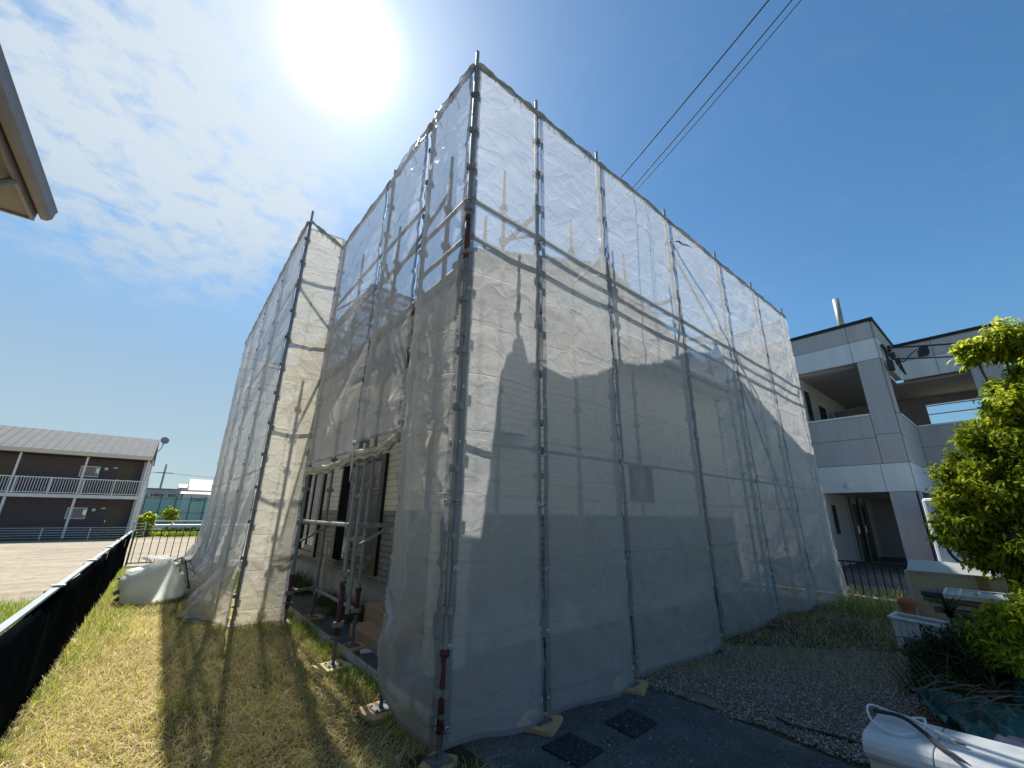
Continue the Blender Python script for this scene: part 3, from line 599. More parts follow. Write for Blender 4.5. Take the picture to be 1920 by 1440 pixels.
net_sheet('mesh_sheet', (1.65, 2.665), (1.65, 3.57), .10, 6.02, 'narrow creased mesh sheet left of the front corner pole, pulled to the straw', GL, (-1, 0), bulge=.045, wr=1.6, seed=11, off=.042, bottom=lambda U: .14 * U, flare=(.0, .03, 1.2))
net_sheet('mesh_sheet', (1.65, 3.59), (1.65, 4.76), 2.22, 6.02, 'mesh sheet rolled up above the near half of the doorway gap', GL, (-1, 0), bulge=.05, wr=1.4, seed=12)
net_sheet('mesh_sheet', (1.65, 4.80), (1.65, 6.90), 2.14, 6.02, 'mesh sheet rolled up above the far half of the doorway gap', GL, (-1, 0), bulge=.05, wr=1.3, seed=13)
net_sheet('mesh_sheet', (1.03, 7.06), (1.63, 6.98), .03, 6.3, 'narrow cream lit mesh sheet closing the step in the scaffold, striped by pole shadows', GL, (-.1, -1), m='net_ret_warm_light', bulge=.02, wr=.7, seed=14)
fl = ['mesh sheet of the projecting part nearest the yard, bunched on the ground', 'second mesh sheet of the projecting part, creased and pale', 'third mesh sheet of the projecting part, in steep view', 'last mesh sheet of the projecting part, against the open sky']
for i in range(4):
    net_sheet('mesh_sheet', (1.04, FY[i] + (-.02 if i == 0 else .005)), (1.04 - .0, FY[i + 1] - .005), .02, 6.42, fl[i], GL, (-1, 0), m='net_far', bulge=.03, wr=.7, seed=20 + i, off=.035, flare=(.16, .34, 1.9), bottom=lambda U: .05 * np.sin(6 * U))
yy = [2.75, 4.6, 6.5, 8.4, 10.3, 12.2, 14.4]
for i in range(6):
    net_sheet('mesh_sheet', (10.6, yy[i] + .02), (10.6, yy[i + 1] - .02), .1, 6.0, ['first', 'second', 'third', 'fourth', 'fifth', 'last'][i] + ' mesh sheet of the far end, counted back from the right front corner', 'mesh sheets on the far end', (1, 0), bulge=.05, wr=1, seed=30 + i, dens=14, ev=False)
xx = [1.04, 2.8, 4.6, 6.4, 8.2, 10.6]
for i in range(5):
    net_sheet('mesh_sheet', (xx[i] + .02, 14.4), (xx[i + 1] - .02, 14.4), .1, 6.05, ['first', 'second', 'third', 'fourth', 'last'][i] + ' mesh sheet on the back of the scaffold, counted from the left', 'mesh sheets on the back', (0, 1), bulge=.05, wr=1, seed=40 + i, dens=14, ev=False)
# rolled-up bottom edge over the doorway gap
M['roll'] = mat('roll', (.30, .30, .27), (.52, .50, .38), .45, 0, scale=5, bump=.8, bscale=14, stretch=(4, 1, 4))
def roll(y0, y1, z0, z1, lab):
    n = 26; pts = []; rs = []
    for i in range(n):
        t = i / (n - 1); pts.append((1.615 + .01 * math.sin(9 * t + y0), y0 + (y1 - y0) * t, z0 + (z1 - z0) * t - .045 * math.sin(math.pi * t) + .008 * math.sin(23 * t))); rs.append(.040 + .006 * math.sin(19 * t + y0) * math.sin(7 * t))
    mb = MB(); mb.tube(pts, rs, 12)
    mb.tube([(p[0] - .02, p[1], p[2] - .055 + .01 * math.sin(i)) for i, p in enumerate(pts)], [r * .55 for r in rs], 8)
    return tag(mb.build('rolled_sheet', M['roll'], smooth=True), lab, 'rolled net', 'rolled-up net edges over the doorway gap')
roll(3.60, 4.74, 2.2, 2.14, 'rolled-up pale net edge, near half of the doorway gap'); roll(4.82, 6.88, 2.12, 2.10, 'rolled-up pale net edge, far half of the doorway gap')
mb = MB()
for k in range(4): mb.tube([(1.60 - .01 * k, 4.80 + .015 * k, 2.3), (1.585 - .005 * k, 4.79, 2.15 + .01 * k), (1.60, 4.82 + .01 * k, 1.98 - .05 * k)], .006, 5)
tag(mb.build('tie_cord', M['cord_w'], smooth=True), 'white cords knotted round the middle pole at the rolled nets', 'cord')
# padded rail along the top of the nets: sleeve of folded net round the top tube
M['sleeve'] = mat('sleeve', (.36, .35, .30), (.50, .48, .42), .7, 0, scale=6, bump=.5, bscale=22)
def top_rail(a, b, za, zb_, sag, seed):
    n = 22; pts = []; rs = []
    for i in range(n):
        t = i / (n - 1); x = a[0] + (b[0] - a[0]) * t; y = a[1] + (b[1] - a[1]) * t
        pts.append((x, y, za + (zb_ - za) * t + .004 * math.sin(t * 8 + seed) + sag * math.sin(math.pi * t))); rs.append(.029 + .007 * math.sin(t * 17 + seed) + .004 * math.sin(t * 41))
    mb = MB(); mb.tube(pts, rs, 9)
    for k in range(3):
        t = (k + .5 + .3 * math.sin(seed * 3 + k)) / 3; q = pts[int(t * (n - 1))]; 
        for s_ in (-1, 1): mb.tube([Vector(q) + Vector((0, -.03, -.02)), Vector(q) + Vector((.03 * s_, -.05, -.07)), Vector(q) + Vector((.05 * s_ + .02, -.045, -.14 - .05 * ((k + seed) % 2)))], .004, 4)
    return mb.build('top_rail', M['sleeve'], scaf, smooth=True)
tr = [((RX[i], 2.645), (RX[i + 1], 2.645), 6.04, 6.04) for i in range(6)] + [((1.615, 2.68), (1.615, 3.58), 6.04, 6.04), ((1.615, 3.58), (1.615, 4.78), 6.04, 6.04), ((1.615, 4.78), (1.615, 6.92), 6.04, 6.1), ((1.04, 7.02), (1.65, 6.92), 6.46, 6.1)] + [((1.0, FY[i]), (1.0, FY[i + 1]), 6.44, 6.44) for i in range(4)]
for i, (p, q, z0_, z1_) in enumerate(tr): top_rail(p, q, z0_, z1_, (.0, .0, .03, .0, 0, 0)[i % 6], i)
tr2 = [((10.6, yy[i]), (10.6, yy[i + 1])) for i in range(6)] + [((xx[i], 14.4), (xx[i + 1], 14.4)) for i in range(5)]
for i, (p, q) in enumerate(tr2): top_rail(p, q, 6.02, 6.02, 0, i)
# dark tear near the top of the fourth sheet
mb = MB(); mb.tube([(5.44, 2.60, 5.66), (5.52, 2.585, 5.69), (5.64, 2.59, 5.70), (5.80, 2.59, 5.76), (5.95, 2.60, 5.80)], [.006, .014, .012, .01, .004], 6)
tag(mb.build('torn_strip', M['cord']), 'dark twisted strip stuck near the top of the fourth sheet', 'strip')

# ================================================================ HOUSE inside the scaffold
def build_house():
    h = empty('house', (2.75, 4.3, 0), 'cream sided two-tier tiled roof house wrapped inside the scaffold nets', 'house')
    WX = 2.75; Y0, Y1 = 4.30, 13.4; X1 = 10.0
    w = MB(); w.box(WX + .03, X1, Y0 + .03, Y1, 0, .44); w.build('foundation', M['concrete'], h)
    # window openings on the left wall: big sliding windows
    wins = [(6.55, 8.70, .60, 2.42), (9.90, 11.7, .60, 2.42)]
    w = MB()
    zs = [(.47, 1.50, 1), (1.50, 4.9, 0)]
    def wallstrip(y0, y1, z0, z1):
        for a, b_, mi in zs:
            c, d_ = max(a, z0), min(b_, z1)
            if d_ > c: w.cur = mi; w.box(WX + (0 if mi else .004), WX + .15, y0, y1, c, d_)
    ys = [Y0 + .151]
    for a, b_, z0, z1 in wins:
        wallstrip(ys[-1], a, .47, 4.9); wallstrip(a, b_, z1, 4.9); wallstrip(a, b_, .47, z0); ys.append(b_)
    wallstrip(ys[-1], Y1, .47, 4.9)
    # right-hand wall (faces the drive) with two windows
    w2 = [(6.2, 6.9, 1.75, 2.35)]
    for z0, z1, mi in zs:
        w.cur = mi
        if mi: w.box(WX, X1, Y0, Y0 + .15, z0, z1)
        else:
            xs = [WX] + sorted([q for a in w2 for q in a[:2]]) + [X1]
            for k in range(0, len(xs), 2): w.box(xs[k], xs[k + 1], Y0 + .004, Y0 + .15, z0, z1)
            for a, b_, c, d_ in w2: w.box(a, b_, Y0 + .004, Y0 + .15, z0, c); w.box(a, b_, Y0 + .004, Y0 + .15, d_, z1)
    w.cur = 0; w.box(X1, X1 + .15, Y0 + .15, Y1, .47, 4.9); w.box(WX + .15, X1, Y1 - .15, Y1, .47, 4.9)
    w.box(3.45, 9.5, 4.98, 5.12, 4.9, 5.35); w.prism([(3.45, 5.35), (9.5, 5.35), (9.2, 5.62), (6.49, 6.58), (3.75, 5.62)], .14, 'y', 4.98)
    w.build('wall', [M['siding'], M['tile_wall']], h)
    b = MB(); b.box(WX - .03, WX + .01, Y0 + .0, Y1, .44, .475); b.box(WX + .01, X1, Y0 - .03, Y0 + .01, .44, .475); b.box(WX - .012, WX + .002, Y0, 6.5, 1.47, 1.53); b.box(WX - .012, WX + .002, 8.75, 9.85, 1.47, 1.53); b.build('trim', M['concrete_d'], h)
    for a, b_, z0, z1 in wins:
        f = MB(); e = .055; x0, x1 = WX - .05, WX + .1
        f.box(x0, x1, a, b_, z0 - .03, z0 + e); f.box(x0, x1, a, b_, z1 - e, z1 + .02); f.box(x0, x1, a, a + .16, z0 + e, z1 - e); f.box(x0, x1, b_ - .08, b_, z0 + e, z1 - e)
        mid = (a + b_) / 2; f.box(WX - .02, WX + .03, mid - .035, mid + .035, z0 + e, z1 - e); f.box(WX - .02, WX + .03, a + .16, mid - .035, z0 + e, z0 + e + .12)
        fo = f.build('window', M['frame_dark'], h)
        p = MB(); p.box(WX + .0, WX + .008, a + .16, mid - .03, z0 + e + .1, z1 - e); p.box(WX + .035, WX + .043, mid, b_ - .08, z0 + e, z1 - e); p.build('pane', M['glass'], fo)
        c = MB(); c.box(WX + .16, WX + .18, a, b_, z0, z1); tag(c.build('curtain', M['frame_dark'], fo))
    for a, b_, c, d_ in w2:
        f = MB(); f.box(a, b_, Y0 - .02, Y0 + .08, c, c + .05); f.box(a, b_, Y0 - .02, Y0 + .08, d_ - .05, d_); f.box(a, a + .05, Y0 - .02, Y0 + .08, c + .05, d_ - .05); f.box(b_ - .05, b_, Y0 - .02, Y0 + .08, c + .05, d_ - .05)
        fo = f.build('window', M['frame_dark'], h); p = MB(); p.box(a + .05, b_ - .05, Y0 + .03, Y0 + .04, c + .05, d_ - .05); p.build('pane', M['glass'], fo)
    pw = MB(); pw.box(2.30, 2.745, 4.02, 4.16, 0, 4.26); pw.box(2.745, 3.6, 4.02, 4.16, 2.5, 4.26); pw.build('porch_wall', M['siding'], h)
    # skirt roof
    r = MB(); ez, t = 4.40, .10; A = (2.25, 3.85); B = (10.5, 13.9); iz = 5.02; I = (3.45, 5.0)
    J = (9.4, 12.8)
    r.quadslab((A[0], A[1], ez), (B[0], A[1], ez), (J[0], I[1], iz), (I[0], I[1], iz), t)
    r.quadslab((A[0], B[1], ez), (A[0], A[1], ez), (I[0], I[1], iz), (I[0], J[1], iz), t)
    r.quadslab((B[0], A[1], ez), (B[0], B[1], ez), (J[0], J[1], iz), (J[0], I[1], iz), t)
    # gable roof
    gx, gz = 6.49, 6.70; s = .36; yf, yb = 4.72, 13.0
    L_ = (3.05, gz - s * (gx - 3.05)); Rr = (9.9, gz - s * (9.9 - gx))
    r.quadslab((L_[0], yb, L_[1]), (L_[0], yf, L_[1]), (gx, yf, gz), (gx, yb, gz), .12)
    r.quadslab((gx, yb, gz), (gx, yf, gz), (Rr[0], yf, Rr[1]), (Rr[0], yb, Rr[1]), .12)
    ro = r.build('roof', M['roof_tile'], h)
    # rounded verge and ridge tiles
    c = MB()
    def capline(p, q, rr=.075, step=.27):
        p = Vector(p); q = Vector(q); n = int((q - p).length / step)
        for i in range(n):
            a_ = p.lerp(q, i / n); b_ = p.lerp(q, (i + .97) / n); c.tube([a_, b_], [rr, rr * .82], 8)
    capline((L_[0], yf, L_[1] + .04), (gx, yf, gz + .04)); capline((Rr[0], yf, Rr[1] + .04), (gx, yf, gz + .04)); capline((gx, yf, gz + .08), (gx, yb, gz + .08), .1)
    capline((A[0], A[1], ez + .03), (I[0], I[1], iz + .05), .08); capline((B[0], A[1], ez + .03), (J[0], I[1], iz + .05), .08)
    c.tube([(2.42, 3.98, 4.5), (2.36, 3.9, 4.72)], [.13, .07], 8); c.tube([(gx, yf - .03, gz + .02), (gx, yf - .03, gz + .2)], [.16, .08], 8)
    c.build('ridge_tile', M['roof_tile'], ro, smooth=False)
    g = MB(); g.tube([(2.22, 3.83, 4.33), (2.22, 13.9, 4.33)], .055, 8); g.tube([(2.3, 3.80, 4.33), (10.4, 3.80, 4.33)], .05, 8)
    g.tube([(2.3, 4.05, 4.3), (2.70, 4.22, 4.1), (2.70, 4.22, .1)], .035, 8); g.build('gutter', M['beige_gutter'], h)
    s_ = MB(); s_.box(2.3, WX, 3.9, 13.6, 4.27, 4.295); s_.box(WX, 10.4, 3.9, Y0, 4.27, 4.295); s_.build('soffit', M['white_paint'], h)
build_house()
# tiled entrance step, water tap, planting at the wall foot
mb = MB(); mb.box(2.15, 2.74, 4.78, 5.80, .0, .15); mb.box(2.42, 2.735, 4.6, 6.05, .0, .32)
tag(mb.build('tiled_step', M['terracotta'], bevel=.006), 'tan tiled step beside the house wall in the netting gap', 'step')
mb = MB(); mb.box(2.55, 2.63, 8.55, 8.63, 0, .92); mb.box(2.545, 2.635, 8.545, 8.635, .92, .945)
t = mb.build('tap_post', M['concrete']); tag(t, 'slim water post with a chrome tap against the house wall', 'water post')
mb = MB(); mb.tube([(2.59, 8.55, .82), (2.58, 8.44, .83), (2.57, 8.38, .80), (2.565, 8.36, .72)], .014, 8); mb.tube([(2.58, 8.45, .83), (2.58, 8.45, .9)], .01, 6); mb.tube([(2.56, 8.42, .9), (2.60, 8.48, .9)], .008, 6); mb.build('tap', M['grommet'], t, smooth=True)
M['plant'] = ramp_attr_mat('plant', [(0, (.035, .06, .02)), (.5, (.09, .13, .035)), (.75, (.20, .19, .07)), (1, (.34, .26, .12))], .3)
for i, (x, y, r_, hh, lab) in enumerate([(2.52, 6.35, .22, .36, 'straw-tipped grass clump spilling over the tiled step'), (2.48, 7.1, .20, .34, 'dark grass clump below the big window'), (2.50, 7.9, .17, .28, 'small dark grass clump between the window and the water post'), (2.46, 9.2, .2, .34, 'drooping grass clump beyond the water post'), (2.5, 10.2, .2, .4, 'tallest grass clump at the far wall foot')]):
    n = 520; P = np.stack([x + RNG.normal(0, r_ * .45, n), y + RNG.normal(0, r_ * .6, n)], 1); P[:, 0] = np.minimum(P[:, 0], 2.70)
    tag(blades('grass_clump', P, RNG.uniform(.5, 1.15, n) * hh, RNG.uniform(.006, .012, n), RNG.uniform(.2, 2.0, n), RNG.beta(1.6, 2, n), M['plant'], seg=4), lab, 'grass clump', 'grass clumps at the wall foot')
mb = MB(); mb.prism([(2.03, 5.05), (2.26, 5.0), (2.3, 5.35), (2.12, 5.42)], .012, 'z', .006)
tag(mb.build('paper_sheet', M['white_paint']), 'pale flat scrap lying on the dark path beside a pad', 'scrap')
# two rubber-backed mats of dark chips on the asphalt
M['chips'] = ramp_attr_mat('chips', [(0, (.02, .02, .03)), (.6, (.07, .07, .09)), (1, (.26, .26, .30))], 0, .9)
M['mat_base'] = mat('mat_base', (.03, .03, .035), (.05, .05, .055), .9)
for P4, lab in (([(2.30, 2.44), (2.58, 2.45), (2.60, 2.16), (2.33, 2.14)], 'dark chip mat nearest the camera on the asphalt'), ([(2.92, 2.40), (3.24, 2.41), (3.22, 2.15), (2.90, 2.13)], 'fainter dark chip mat further along the asphalt')):
    b = MB(); b.prism(P4[::-1], .012, 'z', .005); o = b.build('chip_mat', M['mat_base'], bevel=.003); tag(o, lab, 'mat', 'square mats on the asphalt')
    q = np.array(P4); n = 3400; uu = RNG.uniform(-.01, 1.01, (n, 1)); vv = RNG.uniform(-.01, 1.01, (n, 1)); P = (q[0] * (1 - uu) + q[1] * uu) * (1 - vv) + (q[3] * (1 - uu) + q[2] * uu) * vv
    s = RNG.uniform(.003, .0065, (n, 1, 1)) * RNG.uniform(.5, 1.3, (n, 1, 3)); base = np.array([(1, 0, 0), (0, 1, 0), (-1, 0, 0), (0, -1, 0), (0, 0, 1)], float); V = base[None] * s * RNG.uniform(.6, 1.3, (n, 5, 1)); V[:, :, :2] += P[:, None, :]; V[:, :, 2] += .017
    F = (np.array([(0, 1, 4), (1, 2, 4), (2, 3, 4), (3, 0, 4)])[None] + (np.arange(n) * 5)[:, None, None]).reshape(-1, 3)
    c = np_mesh('chip_surface', V.reshape(-1, 3), None, F, M['chips'], attr=np.repeat(RNG.beta(1, 2.2, n), 5)); c.parent = o

# ================================================================ NEIGHBOURING CONCRETE BUILDING (right)
M['panel_g'] = mat('panel_g', (.42, .41, .41), (.49, .48, .475), .75, 0, scale=2.2, bump=.12, bscale=120, stretch=(2.2, 2.2, .22), detail=8)
M['panel_w'] = mat('panel_w', (.64, .67, .68), (.72, .74, .75), .7, 0, scale=2.2, bump=.12, bscale=120, stretch=(2.2, 2.2, .22), detail=8)
M['joint'] = mat('joint', (.12, .12, .13), None, .9)
M['coping'] = mat('coping', (.02, .022, .028), None, .5, .3)
M['inner_wall'] = mat('inner_wall', (.42, .41, .42), (.46, .45, .46), .8, scale=1.5)
M['ceil'] = mat('ceil', (.34, .32, .33), (.37, .35, .36), .85)
def build_right():
    b = empty('apartment_house', (17, 1.9, 0), 'grey and pale blue panelled two-storey building with deep open balconies', 'building')
    G = MB(); Wm = MB(); Jm = MB(); g = .007
    low = {}
    def lo(mm, z0): return low.setdefault(id(mm), MB()) if z0 < 5 and mm is not G else mm
    def px(x, y0, y1, z0, z1, mm, d=.05): lo(mm, z0).box(x, x + d, y0 + g, y1 - g, z0 + g, z1 - g)         # panel on a face x = const
    def py(y, x0, x1, z0, z1, mm, d=.05): lo(mm, z0).box(x0 + g, x1 - g, y, y + d, z0 + g, z1 - g)
    ys = [1.955, 2.55, 4.25, 4.75, 8.5]
    # ---- block A, face x=17
    for a, c in ((1.95, 2.62), (2.62, 4.70), (4.70, 8.5)):
        px(17, a, c, 7.22, 7.82, G); px(17, a, c, 6.5, 7.22, Wm)
    px(17, 1.95, 2.55, 4.05, 6.5, G); px(17, 4.25, 4.70, 3.9, 6.5, G); px(17, 4.70, 8.5, 3.15, 6.5, G)
    px(17, 2.55, 4.25, 3.97, 4.68, G); px(17, 2.55, 4.70, 3.15, 3.97, G); px(17, 1.95, 2.55, 3.15, 4.05, G)
    px(17, 1.95, 2.62, 2.3, 3.15, Wm); px(17, 2.62, 4.55, 2.3, 3.15, Wm); px(17, 4.55, 8.5, 2.3, 3.15, Wm)
    px(17, 1.98, 2.58, 0, 2.3, G); px(17, 4.2, 8.5, 0, 2.3, G)
    # ---- side face y=1.9 (x 17..20.6)
    for a, c in ((17.06, 18.8), (18.8, 20.6)):
        py(1.9, a, c, 7.22, 7.82, G); py(1.9, a, c, 6.5, 7.22, Wm); py(1.9, a, c, 3.15, 3.97, G); py(1.9, a, c, 2.3, 3.15, Wm); py(1.9, a, c, 3.97, 4.68, G)
    py(1.9, 17.06, 17.55, 4.7, 6.5, G); py(1.9, 17.06, 17.5, 0, 2.3, G)
    # ---- block B, face x=20.6, y -.75..1.9
    Wm2 = MB()
    for a, c in ((-.62, .9), (.9, 1.9)):
        px(20.6, a, c, 7.22, 7.82, G); px(20.6, a, c, 6.5, 7.22, Wm2); px(20.6, a, c, 3.97, 4.7, G); px(20.6, a, c, 3.15, 3.97, G); px(20.6, a, c, 2.3, 3.15, Wm2)
    px(20.6, -.62, -.30 + .48, 4.7, 6.5, G); px(20.6, -.62, .1, 0, 2.3, G)
    py(-.68, 20.66, 24, 0, 7.82, G)
    G.build('grey_cladding', M['panel_g'], b, bevel=.004); Wm.build('pale_cladding', M['panel_w'], b, bevel=.004); Wm2.build('pale_cladding', M['panel_w'], b, bevel=.004)
    for q_ in low.values(): q_.build('pale_cladding', M['panel_w'], b, bevel=.004)
    # backing walls, slabs, inner faces
    I = MB()
    I.box(17.055, 17.3, 2.0, 8.5, 6.52, 7.8); I.box(17.055, 17.3, 2.0, 2.53, 0, 6.5); I.box(17.055, 17.2, 4.27, 8.5, 0, 6.5); I.box(17.055, 17.2, 2.57, 4.25, 2.32, 4.66)
    I.box(17.31, 20.6, 1.955, 2.1, 6.52, 7.8); I.box(17.31, 17.5, 1.955, 2.1, 0, 2.3); I.box(17.31, 20.6, 1.955, 2.1, 2.32, 4.66); I.box(17.31, 17.53, 1.955, 2.1, 4.7, 6.5)
    I.box(20.655, 20.8, -.6, 1.89, 6.52, 7.8); I.box(20.655, 20.8, -.6, 1.89, 2.32, 4.68); I.box(20.655, 20.9, -.6, .17, 4.7, 6.5); I.box(20.655, 20.9, -.6, .09, 0, 2.3)
    I.box(17.21, 24, 4.3, 4.45, 0, 6.5)                                   # wall inside the balconies
    I.box(23.9, 24.05, 2.2, 4.29, 0, 6.5); I.box(23.9, 24.05, -.6, 2.19, 6.1, 7.8); I.box(23.9, 24.05, -.6, 2.19, 2.3, 4.5); I.box(23.9, 24.05, 1.75, 2.19, 4.5, 6.1)
    I.build('wall', M['inner_wall'], b)
    S = MB(); S.box(17.31, 23.89, 2.11, 4.29, 6.42, 6.5); S.box(20.91, 23.89, -.6, 2.1, 6.42, 6.5); S.box(17.31, 23.89, 2.11, 4.29, 2.33, 3.2); S.box(20.91, 23.89, -.6, 2.1, 2.33, 3.2); S.build('balcony_slab', M['ceil'], b)
    c = MB(); c.box(16.96, 17.32, 1.86, 8.6, 7.82, 7.93); c.box(17.32, 20.56, 1.86, 2.2, 7.82, 7.93); c.box(20.56, 20.9, -.72, 2.2, 7.82, 7.93); c.box(20.9, 24.1, -.72, -.5, 7.82, 7.93); c.box(23.85, 24.1, -.5, 4.4, 7.82, 7.93)
    c.build('coping', M['coping'], b)
    r = MB(); r.box(17.33, 24, 2.21, 8.5, 7.6, 7.7); r.box(20.91, 23.84, -.49, 2.2, 7.6, 7.7); r.build('roof', M['concrete'], b)
    k = MB(); k.box(16.97, 17.32, 2.555, 4.245, 4.68, 4.74); k.box(17.56, 20.59, 1.87, 2.12, 4.68, 4.74); k.box(20.57, 20.92, .19, 1.86, 4.70, 4.76); k.build('sill', M['white_paint'], b)
    w = MB(); w.box(17.5, 17.95, 4.27, 4.295, 4.9, 6.0); w.build('window', M['glass'], b)
    w = MB(); w.box(17.85, 18.2, 4.27, 4.295, 1.0, 1.95); w.build('window', M['glass'], b)
    w = MB(); w.box(19.0, 19.8, 4.27, 4.295, 4.9, 5.7); w.build('window', M['glass'], b)
    for x0 in (20.2, 21.3): 
        d = MB(); d.box(x0, x0 + .85, 4.25, 4.295, 0, 2.05); do = d.build('door', M['frame_dark'], b); q = MB(); q.cyl((x0 + .1, 4.2, 1.0), (x0 + .1, 4.2, 1.25), .02, 6); q.build('handle', M['grommet'], do)
    for x0 in (19.9, 21.1, 22.2):
        d = MB(); d.cyl((x0, 4.2, 0), (x0, 4.2, 2.3), .05, 8); d.build('downpipe', M['galv_dark'], b)
    a = MB(); a.box(19.2, 19.9, 3.7, 4.1, 4.75 - .2, 5.15); a.box(20.2, 20.7, 3.7, 4.1, 5.0, 5.6); a.build('balcony_unit', M['galv_dark'], b)
    v = MB(); v.cyl((17.95, 2.85, 7.6), (17.95, 2.82, 9.35), .10, 14); v.build('vent_pipe', M['galv'], b, smooth=True)
    l = MB(); l.cyl((16.94, 3.5, 2.52), (17, 3.5, 2.52), .07, 10); l.box(16.9, 16.97, 3.45, 3.55, 2.44, 2.54); l.build('lamp', M['white_paint'], b)
    # service bracket with cables
    br = MB(); br.box(17.0, 18.9, 1.78, 1.86, 6.86, 6.93); br.cyl((17.3, 1.8, 6.9), (17.3, 1.8, 6.2), .035, 8); br.box(17.15, 17.45, 1.7, 1.84, 6.1, 6.4)
    for q in range(3): br.cyl((17.4 + .5 * q, 1.7, 6.75 - .1 * q), (17.4 + .5 * q, 1.7, 6.95 - .1 * q), .05, 8)
    br.tube([(17.4, 1.7, 6.7), (17.7, 1.6, 6.2), (18.0, 1.55, 6.05), (18.1, 1.6, 6.35), (17.8, 1.6, 6.6)], .025, 6); br.tube([(17.3, 1.7, 6.5), (17.9, 1.5, 6.45), (18.6, 1.3, 6.9), (19, 1.2, 7.1)], .02, 6)
    br.obox((18.9, 1.05, 6.95), (1, .2, 0), (0, 1, 0), (0, 0, 1), .2, .12, .12)
    br.build('cable_bracket', M['cable'], b)
build_right()
mb = MB(); mb.box(12.2, 16.98, 7.4, 17, 0, 7.6); mb.box(12.1, 17.05, 7.3, 17.1, 7.6, 7.75)  # unseen block, added to throw shade on the ground beyond the bar fence
tag(mb.build('shade_block', M['panel_g']), 'plain grey block added behind the scaffold to cast shade, mostly hidden', 'building')
a_ = MB(); a_.add([(10.95, -12, .006), (24, -12, .006), (24, 15.3, .006), (10.95, 15.3, .006)], [(0, 1, 2, 3)]); tag(a_.build('car_park', M['asphalt']), kind='structure')
def wire(a, b, sag, r, label, name='overhead_cable', grp=None, m='cable'):
    a = Vector(a); b = Vector(b); n = 40; mb = MB()
    mb.tube([a.lerp(b, i / n) - Vector((0, 0, sag * 4 * (i / n) * (1 - i / n))) for i in range(n + 1)], r, 5)
    return tag(mb.build(name, M[m], smooth=True), label, 'cable', grp)
GW = 'thin overhead cables to the wrapped house'
wire((4.30, -.9, 8.05), (4.45, 4.68, 5.75), .10, .009, 'single thin overhead cable nearest the corner, passing behind the net', grp=GW)
wire((4.60, -.9, 8.12), (4.75, 4.70, 5.72), .12, .008, 'upper of the two close overhead cables', grp=GW)
wire((4.68, -.9, 8.08), (4.80, 4.70, 5.70), .14, .006, 'lower, looser one of the two close overhead cables', grp=GW)
wire((17.5, 1.68, 6.9), (26, -12, 7.6), .35, .03, 'upper black cable leaving the bracket of the grey building', grp='cables from the grey building')
wire((17.5, 1.68, 6.5), (26, -12, 6.9), .35, .025, 'lower black cable leaving the bracket of the grey building', grp='cables from the grey building')
for z, lb in ((8.1, 'highest'), (7.6, 'middle'), (6.2, 'lowest')):
    wire((34, -14, z), (34, 20, z + .1), .2, .03, lb + ' of the cables seen through the open balcony of the grey building', grp='cables behind the grey building')

# white van / shutter behind the column, hood, black fence
M['van'] = mat('van', (.62, .66, .72), None, .3)
def vehicle():
    v = empty('parked_van', (14.9, .9, 0), 'white van partly hidden behind the column and the leafy tree', 'van')
    mb = MB(); mb.prism([(14.2, .45), (18.6, .45), (18.6, 2.0), (14.2, 2.0)], 1.35, 'y', .25); mb.build('body', M['van'], v, bevel=.06)
    g = MB(); g.box(14.185, 14.197, .30, 1.24, .75, 1.95); g.box(15.4, 17.2, 1.602, 1.612, 1.3, 1.85); g.build('windscreen', M['glass'], v)
    for x in (14.95, 17.8):
        for y in (.24, 1.42):
            w = MB(); w.cyl((x, y, .33), (x, y + .2, .33), .33, 20); wo = w.build('wheel', M['frame_dark'], v); r = MB(); r.cyl((x, y + (.2 if y > 1 else -.005), .33), (x, y + (.205 if y > 1 else 0), .33), .2, 16); r.build('rim', M['grommet'], wo)
    b = MB(); b.box(14.12, 14.22, .28, 1.58, .35, .6); b.build('bumper', M['galv_dark'], v)
vehicle()
M['hood'] = mat('hood', (.22, .19, .17), (.26, .23, .2), .6)
def hood():
    h = empty('round_hood', (11, .6, 0), 'brown-grey curved hood over a black hoop, half hidden by the leafy tree', 'hood')
    mb = MB(); cy, cz, ro, ri = .72, 1.06, .44, .30; n = 16; vs = []; 
    pts = [R(100 - 6 + i * (175 - 94) / 1 * 1 / n * 1.0 + 0) for i in range(0)]
    for i in range(n + 1):
        t = R(20 + 150 * i / n)
        for x in (10.9, 11.25):
            for rr in (ro, ri): vs.append((x, cy + rr * math.cos(t), cz + rr * math.sin(t)))
    fs = []
    for i in range(n):
        k = i * 4; fs += [(k, k + 4, k + 5, k + 1), (k + 2, k + 3, k + 7, k + 6), (k, k + 2, k + 6, k + 4), (k + 1, k + 5, k + 7, k + 3)]
    fs += [(0, 1, 3, 2), (n * 4, n * 4 + 2, n * 4 + 3, n * 4 + 1)]
    mb.add(vs, fs); mb.build('hood_cover', M['hood'], h)
    t = MB(); t.tube([(11.0, .72 + .36 * math.cos(a), 1.06 + .36 * math.sin(a)) for a in [R(q * 15) for q in range(25)]], .025, 6, False)
    for a in (0, 60, 120): t.cyl((11.05, .72 + .36 * math.cos(R(a)), 1.06 + .36 * math.sin(R(a))), (11.05, .72 - .36 * math.cos(R(a)), 1.06 - .36 * math.sin(R(a))), .012, 6)
    t.build('hoop', M['cable'], h)
    s = MB(); s.cyl((11.08, .72, 0), (11.08, .72, 1.1), .04, 8); s.cyl((11.08, .72, 0), (11.08, .72, .04), .2, 12); s.build('stand', M['cable'], h)
hood()
